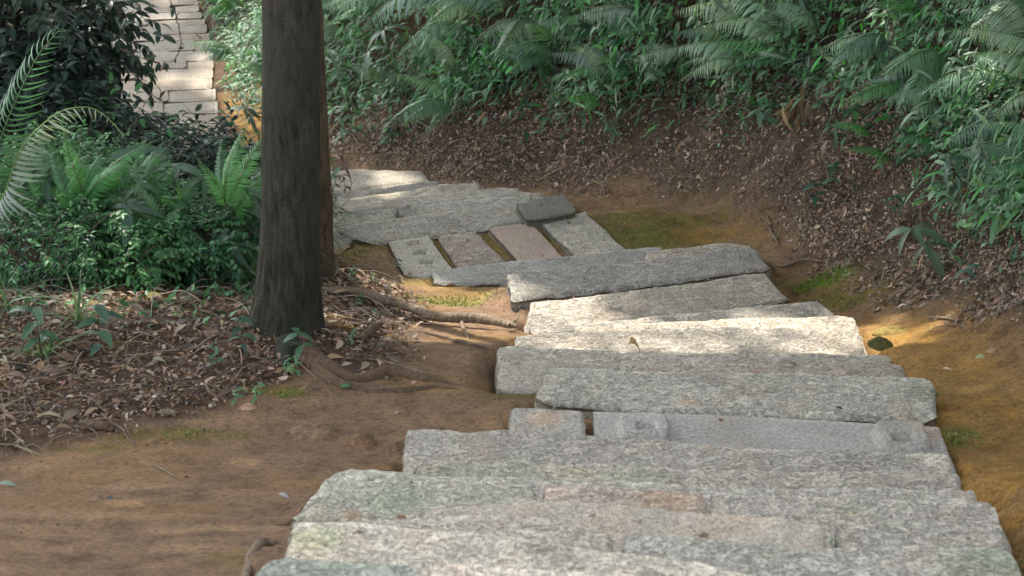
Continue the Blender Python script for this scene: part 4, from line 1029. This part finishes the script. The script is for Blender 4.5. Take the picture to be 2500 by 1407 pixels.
# ------------------------------------------------------------------ trees
def trunk_mesh(pts, flare=None, ns=128, rough=.05, seed=0, extra=None):
    """pts: list of (z-ordered) centre, radius from base to top"""
    P = np.array([p[:3] for p in pts], float); r = np.array([p[3] for p in pts], float)
    Q = spline(np.column_stack([P, r]), 260); P = Q[:, :3].copy(); r = Q[:, 3]
    P[:, 0] += .010*fbm(P[:, 2], P[:, 2]*0+seed, 2.2, 3, seed+8); P[:, 1] += .010*fbm(P[:, 2], P[:, 2]*0+seed, 2.2, 3, seed+9)
    a = np.linspace(0, 2*np.pi, ns, endpoint=False)
    rr = r[:, None]*np.ones(ns)
    if flare:
        for (ang, amt, wid, hgt) in flare:
            dz = P[:, 2]-P[0, 2]
            da = (a-ang+np.pi) % (2*np.pi)-np.pi
            rr = rr+amt*np.exp(-dz/hgt)[:, None]*np.exp(-(da/wid)**2)[None, :]
    X = P[:, 0:1]+rr*np.cos(a); Y = P[:, 1:2]+rr*np.sin(a); Z = P[:, 2:3]+0*rr
    n = fbm(np.cos(a)[None, :]*4+P[:, 0:1], np.sin(a)[None, :]*4, 1.0, 2, seed, z=Z*1.3)
    bz = smooth(1.3, .0, Z-P[0, 2])
    n2 = fbm(np.cos(a)[None, :]*9+0*Z, np.sin(a)[None, :]*9+0*Z, 1.0, 3, seed+3, z=Z*3.0)
    cr_ = fbm(np.cos(a)[None, :]*16+.15*n2, np.sin(a)[None, :]*16, 1.0, 3, seed+5, z=Z*4.0)
    crack = -np.exp(-(cr_/.10)**2)
    rr2 = rr*(1+rough*n+rough*(.5+bz*1.4)*n2*.9+rough*(.30+.9*bz)*crack)
    X = P[:, 0:1]+rr2*np.cos(a); Y = P[:, 1:2]+rr2*np.sin(a)
    return np.stack([X, Y, Z], -1).reshape(-1, 3), grid_faces(260, ns, 0, True)
def tree_pts(base, pix, Y, top_z):
    """pix: (centre x, y, width px) list from bottom to top at the plane Y"""
    out = []
    for (cx, cy, w) in pix:
        p = on_y(cx, cy, Y); d = project(p)[2]
        out.append((p[0], p[1], p[2], w*.5*d/F))
    return out
TREES = []
def make_tree(name, label, pix, Y, top, mat, flare, seed, rough, canopy_c, limbs):
    pts = tree_pts(None, pix, Y, top)
    b = pts[0]; gz = height(np.array([b[0]]), np.array([b[1]]))[0]
    pts = [(b[0], b[1], gz-.12, b[3]*1.02)]+[p for p in pts if p[2] > gz+.03]
    l = pts[-1]; l0 = pts[-2]; dx = (l[0]-l0[0])/(l[2]-l0[2])
    for q in (1.0, 2.2, 3.6): pts.append((l[0]+dx*q*.6+.05*q*math.sin(q+seed), l[1]+.04*q, l[2]+q, l[3]*(1-.14*q)))
    root = empty(name, (b[0], b[1], gz)); tag(root, label, 'tree')
    V, Fc = trunk_mesh(pts, flare, seed=seed, rough=rough)
    mesh_obj('trunk', V-np.array([b[0], b[1], gz]), Fc, mat, root)
    tp = np.array(pts[-1][:3])
    lm = MB()
    for (ex, ey, ez) in limbs:
        s0 = np.array(pts[-3][:3])*(1-.5)+tp*.5
        e = np.array([ex, ey, ez]); m_ = s0*.5+e*.5+np.array([0, 0, .4])
        tube_mb(lm, spline([s0, m_, e], 12), np.linspace(pts[-1][3]*.7, .02, 12), 8)
        for z in range(5):
            t = random.uniform(.4, .95); p = s0*(1-t)**2+m_*2*t*(1-t)+e*t*t
            tube_mb(lm, spline([p, p+rng.normal(0, .5, 3)+[0, 0, .2], p+rng.normal(0, 1.1, 3)+[0, 0, .3]], 6), np.linspace(.025, .006, 6), 5)
    V, Fc, CC = lm.data(); mesh_obj('limbs', V-np.array([b[0], b[1], gz]), Fc, mat, root)
    TREES.append(dict(root=root, base=np.array([b[0], b[1], gz]), c=np.array(canopy_c)))
    return root
t1 = make_tree('tree', 'thick dark-barked tree standing nearest, left of the path', [(700, 862, 172), (698, 820, 172), (699, 760, 160), (701, 700, 154), (704, 600, 146), (708, 450, 142), (711, 300, 143), (713, 150, 143), (714, 0, 143)],
               7.15, 2, M_BARK, [(math.pi*.98, .085, .38, .13), (-1.75, .06, .35, .10), (-.55, .09, .32, .09), (.3, .03, .4, .2), (-2.5, .05, .3, .2)], 3, .035, (-2.8, 9.5, 7), [(-4.5, 10.5, 7.2), (-2.2, 9.5, 7.8), (-1.5, 7.5, 7.5), (-4.0, 8.0, 7.2)])
t2 = make_tree('tree', 'slender orange-brown tree standing just behind the thick dark one', [(787, 690, 72), (789, 670, 62), (785, 600, 60), (782, 500, 60), (778, 400, 58), (772, 300, 60), (766, 150, 58), (760, 0, 56)],
               8.75, 2, M_BARK2, [(-.6, .04, .4, .06), (-2.2, .03, .4, .06)], 9, .05, (-3.4, 13, 7), [(-3.4, 12.5, 7.4), (-2.2, 12, 7.5), (-5, 13.5, 7.2), (-1.2, 11.3, 7)])
t3 = make_tree('tree', 'thin dark tree half hidden by bushes at upper left', [(262, 420, 62), (266, 300, 60), (268, 150, 56), (262, 0, 54)],
               11.1, 2, M_BARK, [], 15, .04, (-6, 15, 7), [(-6, 15, 7.2), (-4.5, 16.5, 7), (-7.5, 12.5, 7), (-7, 17, 7)])
# canopy: unseen leaves high above, shaped to shade the place; gaps cut for sun patches
SUNN = np.array(SUN)
PATCH = [  # photograph position, radii in metres: where the sun reaches
 ((1650, 790), 1.0, .42), ((2000, 800), .5, .33), ((1350, 815), .35, .30), ((1380, 785), .3, .18), ((1050, 740), .38, .38), ((1130, 790), .3, .25), ((880, 800), .2, .2),
 ((860, 505), .40, .06), ((1000, 480), .30, .06), ((625, 230), .22, .5), ((625, 130), .38, 1.1), ((620, 40), .3, .8), ((380, 20), .1, .05), ((420, 200), .15, .08), ((400, 60), .3, .05), ((500, 470), .35, .2), ((420, 560), .35, .2), ((90, 200), .22, .3),
 ((520, 690), .25, .15), ((840, 430), .1, .1), ((1080, 60), .22, .2), ((1840, 80), .25, .2), ((2450, 330), .2, .2), ((2180, 100), .15, .15)]
PW = [(hit(p[0], p[1])[0], a, b) for p, a, b in PATCH]
PW[0] = (on_z(1650, 806, H0-3.68), .85, .40); PW[1] = (on_z(1950, 812, H0-3.7), .5, .36); PW[2] = (on_z(1330, 800, H0-3.7), .4, .36)
PW[18] = (at_depth(90, 200, np.array(8.4)), .16, .3)
def canopy(n):
    x = rng.uniform(-12, 4.5, n); y = rng.uniform(3, 26, n); z = H0+rng.uniform(.9, 3.6, n)
    P = np.stack([x, y, z], -1)
    keep = z-H0 > -.29*y+.9
    # follow the sun direction down to the terrain height
    gz = np.full(n, H0-4.0)
    for _ in range(3):
        t = (z-gz)/SUNN[2]; gx_ = x-SUNN[0]*t; gy_ = y-SUNN[1]*t; gz = np.clip(height(gx_, gy_, False), H0-6, H0)
    keep &= (gx_ > -4.5) & (gx_ < 5.5) & (gy_ > 2.5) & (gy_ < 20)
    for (c, a, b) in PW:
        tt = (z-c[2])/SUNN[2]; qx = x-SUNN[0]*tt-c[0]; qy = y-SUNN[1]*tt-c[1]
        q = np.hypot(qx/(a+.15), qy/(b+.15))
        keep &= ~((q < 1.0) & (rng.uniform(0, 1, n) < .995))
    return P[keep]
P = canopy(85000)
n = len(P)
D = unit(rng.normal(0, 1, (n, 3))); U = unit(SUNN*1.6+rng.normal(0, .30, (n, 3)))
D = unit(D-U*np.sum(D*U, -1, keepdims=True))
sz = rng.uniform(.18, .32, n)
cc = pick([(.05, .11, .04), (.07, .14, .05)], n, .2)
TC = np.array([t['c'][:2] for t in TREES])
own = np.argmin(((P[:, None, :2]-TC[None])**2).sum(-1), 1)
T_CAN = leaf_template(3, .2, .1, .85, .55)
for k, t in enumerate(TREES):
    m = own == k
    V, Fc, CC = scatter(P[m]-t['base'], D[m], U[m], sz[m], T_CAN, cc[m])
    mesh_obj('shade_crown', V, Fc, M_CANOPY, t['root'], CC)

# roots as parts of their trees, lying on the soil
def root_on(tree, base, pix, w, lift, mat, name='root', seed=0, ns=12):
    pts = []
    for (px, py), l in zip(pix, lift):
        p = hit(px, py)[0]; p[2] += l; pts.append(p)
    d = project(np.array(pts))[2]
    r = np.array(w)*.5*d/F
    Q = spline(np.column_stack([np.array(pts), r]), 60)
    Q[:, :3] += np.stack([.008*fbm(Q[:, 0]*9, Q[:, 1]*9, 1.0, 2, seed), .01*fbm(Q[:, 0]*9, Q[:, 1]*9, 1.0, 2, seed+1), .006*fbm(Q[:, 0]*9, Q[:, 1]*9, 1.0, 2, seed+2)], -1)
    tq = np.linspace(0, 1, 60); tp_ = np.sqrt(np.clip(np.minimum(tq, 1-tq)/.05, 0.0, 1)); Q[:, 3] *= tp_
    V, Fc, e = tube(Q[:, :3], np.clip(Q[:, 3], .0004, None), ns, .22, seed, 14.0)
    V = V[:-2]
    if tree is not None: return mesh_obj(name, V-np.array(tree.location), Fc, mat, tree)
    return mesh_obj(name, V, Fc, mat, None, None, True, origin=tuple(Q[0, :3]))
root_on(t2, None, [(700, 716), (780, 719), (850, 724), (920, 741), (1000, 768), (1080, 794), (1160, 802), (1262, 812)], [14, 15, 18, 21, 23, 26, 25, 20], [.0, .02, .03, .035, .035, .04, .045, .03], M_ROOT, seed=5)
root_on(t2, None, [(1128, 800), (1136, 815), (1146, 832)], [10, 7, 3], [.02, .005, .0], M_ROOT, seed=6)
root_on(t2, None, [(1240, 812), (1258, 800), (1268, 788)], [9, 7, 4], [.03, .035, .04], M_ROOT, seed=7)
root_on(t1, None, [(745, 860), (800, 905), (860, 925), (905, 925), (950, 915), (1010, 922), (1060, 930), (1110, 940), (1160, 950)], [70, 50, 36, 34, 38, 30, 24, 16, 8], [.01, .005, .0, .004, .01, .004, .0, .0, -.004], M_ROOT2, seed=8, ns=16)
root_on(t1, None, [(770, 895), (830, 940), (900, 958), (980, 955), (1060, 945), (1100, 950), (1150, 968)], [46, 34, 26, 26, 18, 14, 7], [.0, -.008, -.008, -.004, -.004, .0, -.003], M_ROOT2, seed=9, ns=16)
root_on(t1, None, [(705, 840), (700, 885), (706, 925)], [80, 50, 20], [.0, -.012, -.02], M_BARK, seed=10, ns=16)
root_on(t1, None, [(640, 800), (605, 808), (575, 802), (555, 812)], [28, 14, 10, 6], [.03, .02, .015, .0], M_ROOT, seed=11)
tag(root_on(None, None, [(696, 1338), (650, 1343), (622, 1365), (606, 1400), (596, 1440)], [14, 22, 24, 22, 20], [.0, .018, .022, .02, .015], M_ROOT, 'surface_root', 13), 'curved root hugging the lowest left slab corner', 'root')
tag(root_on(None, None, [(1008, 806), (1080, 828), (1150, 845), (1205, 856)], [6, 7, 8, 4], [.008, .01, .01, .004], M_TWIG, 'fallen_twig', 14), 'dark dead twig lying parallel to the big crossing root', 'twig')
tag(root_on(None, None, [(890, 880), (960, 890), (1010, 908), (1050, 925)], [5, 8, 11, 9], [.003, .004, .005, .0], M_ROOT, 'surface_root', 15), 'pale thin root running to the mossy big root', 'root')
tag(root_on(None, None, [(885, 832), (905, 818), (932, 812)], [26, 22, 14], [.0, .02, .04], M_ROOT2, 'root_stub', 16), 'short dark stub sticking out of the soil right of the trunk', 'root')
tag(root_on(None, None, [(800, 770), (850, 785), (920, 800), (965, 806)], [6, 8, 9, 7], [.008, .01, .012, .006], M_ROOT, 'surface_root', 17), 'thin root half buried in litter behind the stub', 'root')
tag(root_on(None, None, [(730, 912), (780, 945), (820, 965), (850, 978)], [4, 4, 4, 3], [.05, .03, .01, .004], M_TWIG, 'fallen_twig', 18), 'long thin stick with a leaf below the trunk foot', 'twig')
tag(root_on(None, None, [(375, 1138), (405, 1155), (440, 1172)], [7, 6, 3], [.006, .006, .004], M_ROOT, 'fallen_twig', 19), 'short pale stick lying alone on the bare earth', 'twig')
tag(root_on(None, None, [(245, 1020), (290, 1050), (320, 1085), (332, 1095)], [5, 6, 5, 3], [.01, .02, .01, .003], M_TWIG, 'fallen_twig', 20), 'bent grey twig hanging from the litter edge', 'twig')
tag(root_on(None, None, [(195, 1052), (240, 1048), (285, 1056)], [18, 24, 16], [.01, .015, .01], M_ROOT2, 'rotten_stick', 21), 'thick dark rotten stick at the litter edge', 'stick')
tag(root_on(None, None, [(38, 1093), (70, 1102), (102, 1112)], [7, 9, 7], [.006, .006, .004], M_ROOT, 'fallen_twig', 22), 'short peeled stick near the left edge', 'twig')
tag(root_on(None, None, [(500, 945), (515, 968), (555, 980)], [8, 9, 6], [.01, .01, .006], M_TWIG, 'fallen_twig', 23), 'small hooked twig among the dark seeds', 'twig')
tag(root_on(None, None, [(0, 548), (60, 580), (110, 620), (160, 665)], [4, 5, 5, 4], [.12, .10, .07, .02], M_TWIG, 'fallen_twig', 24), 'straight brown stick leaning through the bush at the left edge', 'twig')
for i, (pix, lab) in enumerate([([(1880, 640), (1920, 655), (1960, 640), (2010, 645)], 'crooked rootlet at the bank foot above the green moss'), ([(2265, 780), (2300, 783), (2345, 788)], 'forked dry twig at the foot of the right bank'),
        ([(1310, 450), (1350, 425), (1385, 410)], 'pale straight stick stuck in the bank behind the dark stone'), ([(1445, 445), (1470, 460), (1475, 478)], 'thin root dangling above the mossy hollow'),
        ([(1870, 530), (1880, 570), (1900, 600)], 'thin root hanging down the bank near the path edge')]):
    tag(root_on(None, None, pix, [5, 7, 6, 4][:len(pix)], [.01]*len(pix), M_ROOT, 'fallen_twig', 30+i), lab, 'twig')
# single leaves lying where one can point at them
def one_leaf(px, py, ang, s, c, lab, z=None, tm=None):
    P = hit(px, py)[0] if z is None else on_z(px, py, H0+z)
    P = P+np.array([0, 0, .012]); D = np.array([math.cos(ang), math.sin(ang), .1])
    V, Fc, CC = scatter(P[None], D[None], np.array([[.1, -.2, 1.0]]), np.array([s]), tm or T_OVAL, np.array([c]))
    o = mesh_obj('fallen_leaf', V, Fc, M_DRY, None, CC, True, origin=tuple(P)); tag(o, lab, 'leaf')
one_leaf(1535, 848, .2, .055, (.35, .25, .15), 'curled dry leaf lying on the sunlit white slab', -3.62, leaf_template(5, 1.0, .6, .8, .7))
one_leaf(795, 884, .5, .075, (.45, .30, .15), 'tan dry leaf right of the trunk foot')
one_leaf(830, 955, .5, .055, (.08, .22, .07), 'fresh green leaf lying on the soil by the root')
one_leaf(690, 905, -.7, .06, (.22, .30, .13), 'yellow-green leaf at the very foot of the trunk')
one_leaf(0, 1190, .0, .05, (.24, .32, .26), 'pale green leaf on the bare earth at the left edge')
one_leaf(680, 1215, -.4, .035, (.4, .4, .38), 'tiny white feather on the bare earth')
one_leaf(450, 720, .1, .085, (.16, .28, .17), 'pale green leaf lying in the litter left of the trunk')
one_leaf(2405, 870, .2, .09, (.40, .27, .17), 'brown leaf lying at the foot of the right bank')
one_leaf(2300, 908, .0, .04, (.55, .42, .30), 'small pale leaf lying on the orange soil')
one_leaf(2380, 884, .3, .07, (.42, .45, .25), 'yellowish leaf just under the brown bank leaf')
one_leaf(1895, 590, 1.2, .05, (.25, .33, .16), 'green leaf stuck to the soil near the path edge')
one_leaf(2120, 660, 1.4, .06, (.26, .33, .20), 'pale green leaf on bare soil in the middle of the right bank')
one_leaf(360, 735, 1.0, .09, (.20, .18, .06), 'large olive leaf standing up in the litter')
one_leaf(300, 690, .4, .12, (.14, .07, .045), 'big dark reddish leaf in the litter')
# low worn rocks in the bare earth
def rock(px, py, wx, wy, hz, c, lab, seed):
    P = hit(px, py)[0]
    t = np.linspace(0, np.pi/2*1.1, 12); a = np.linspace(0, 2*np.pi, 28, endpoint=False)
    B = np.stack([np.sin(t)[:, None]*np.cos(a), np.sin(t)[:, None]*np.sin(a), np.cos(t)[:, None]*np.ones(28)], -1)
    B = B*(1+.25*fbm(B[..., 0]*1.5+seed, B[..., 1]*1.5, 1.0, 3, seed, z=B[..., 2]))[..., None]
    V = B*np.array([wx, wy, hz]); V = V.reshape(-1, 3); V[:, 2] -= .004
    o = mesh_obj('rock', V+P, grid_faces(12, 28, 0, True), M_SOIL, None, np.tile(c, (len(V), 1)), True, origin=tuple(P)); tag(o, lab, 'rock')
rock(765, 1055, .075, .07, .022, (.25, .17, .11), 'flat pale rock bedded in the bare earth', 3)
rock(880, 1085, .05, .05, .035, (.25, .16, .09), 'brown lump of rock left of the pale slab end', 5)
rock(605, 998, .03, .03, .022, (.50, .32, .22), 'small pinkish rock at the tip of the litter', 7)
rock(2150, 840, .05, .05, .022, (.10, .10, .035), 'mossy dark rock beside the sunlit slabs', 9)
rock(2190, 812, .10, .05, .02, (.32, .24, .08), 'yellowish flat rock beside the mossy dark one', 11)
rock(238, 1218, .013, .018, .016, (.34, .25, .18), 'tan pebble on the bare earth', 13)
rock(268, 1220, .013, .012, .011, (.15, .15, .17), 'grey pebble next to the tan one', 15)
rock(1100, 697, .02, .012, .012, (.2, .12, .07), 'brown clod under the landing edge', 17)
# dead hanging frond on the bank
dead_b = bank_pt(1990, 292, .12); root = empty('dead_frond', tuple(dead_b)); tag(root, 'withered brown frond hanging limp on the bank', 'dead frond')
mb = MB(); n = 16
V, Fc, CC = scatter(np.tile([0, 0, 0.0], (n, 1))+rng.normal(0, .045, (n, 3)), unit(np.array([0, -.1, -1.0])+rng.normal(0, .18, (n, 3))), rng.normal(0, 1, (n, 3))+[0, -1, 0], rng.uniform(.10, .20, n), T_NARROW, pick([(.22, .14, .09), (.15, .10, .065), (.26, .19, .13)], n, .15))
mb.add(V, Fc, CC); mb.build('leaflets', M_DRY, root); mb = MB(); tube_mb(mb, spline([(.05, .1, .1), (0, 0, .02), (-.02, -.03, -.2)], 8), np.linspace(.005, .002, 8), 5, (.2, .13, .08)); mb.build('stalk', M_DRY, root)
# vines
def vine(pix, dep, r, leaves, lab, lc, lsz, name='vine', tm=None):
    P = np.array([at_depth(a, b, np.array(dep)) for a, b in pix]); Q = spline(P, 40); Q += rng.normal(0, .003, Q.shape)
    root = empty(name, tuple(Q[0])); tag(root, lab, 'vine'); mb = MB(); tube_mb(mb, Q-Q[0], np.full(40, r), 5, (.12, .08, .05)); mb.build('stem', M_TWIG, root)
    k = rng.integers(4, 40, leaves); mb = MB()
    V, Fc, CC = scatter(Q[k]-Q[0], unit(rng.normal(0, 1, (leaves, 3))+[0, 0, -.5]), np.array([0, -.5, 1.0])+rng.normal(0, .3, (leaves, 3)), rng.uniform(*lsz, leaves), tm or T_OVAL, pick([lc], leaves, .2)); mb.add(V, Fc, CC)
    mb.build('leaves', M_LEAF, root); return root
vine([(395, -30), (425, 20), (436, 60), (442, 95), (436, 130), (425, 150)], 10.4, .003, 12, 'thin hanging vine dangling in front of the lower path', (.04, .08, .05), (.03, .06))
vine([(300, 160), (330, 185), (355, 210), (375, 235), (398, 245)], 10.4, .003, 13, 'dark leafy twig pointing down over the lower path', (.025, .045, .035), (.04, .07))
vine([(290, 120), (340, 140), (380, 150), (410, 175)], 10.4, .003, 11, 'upper dark leafy twig reaching over the lower path', (.025, .045, .035), (.05, .08))
vine([(805, 345), (828, 375), (845, 410), (858, 450), (850, 480), (826, 520)], 8.5, .0022, 6, 'wiry dry vine looping beside the thin trunk', (.06, .03, .03), (.015, .03))
vine([(815, 520), (820, 490), (812, 460), (830, 430), (852, 465)], 8.6, .002, 14, 'tangle of withered vine leaves beside the thin trunk', (.06, .04, .04), (.015, .032))
vine([(545, 195), (590, 250), (620, 300), (638, 345)], 9.6, .0022, 8, 'fine drooping stem against the orange soil', (.05, .09, .06), (.02, .04))
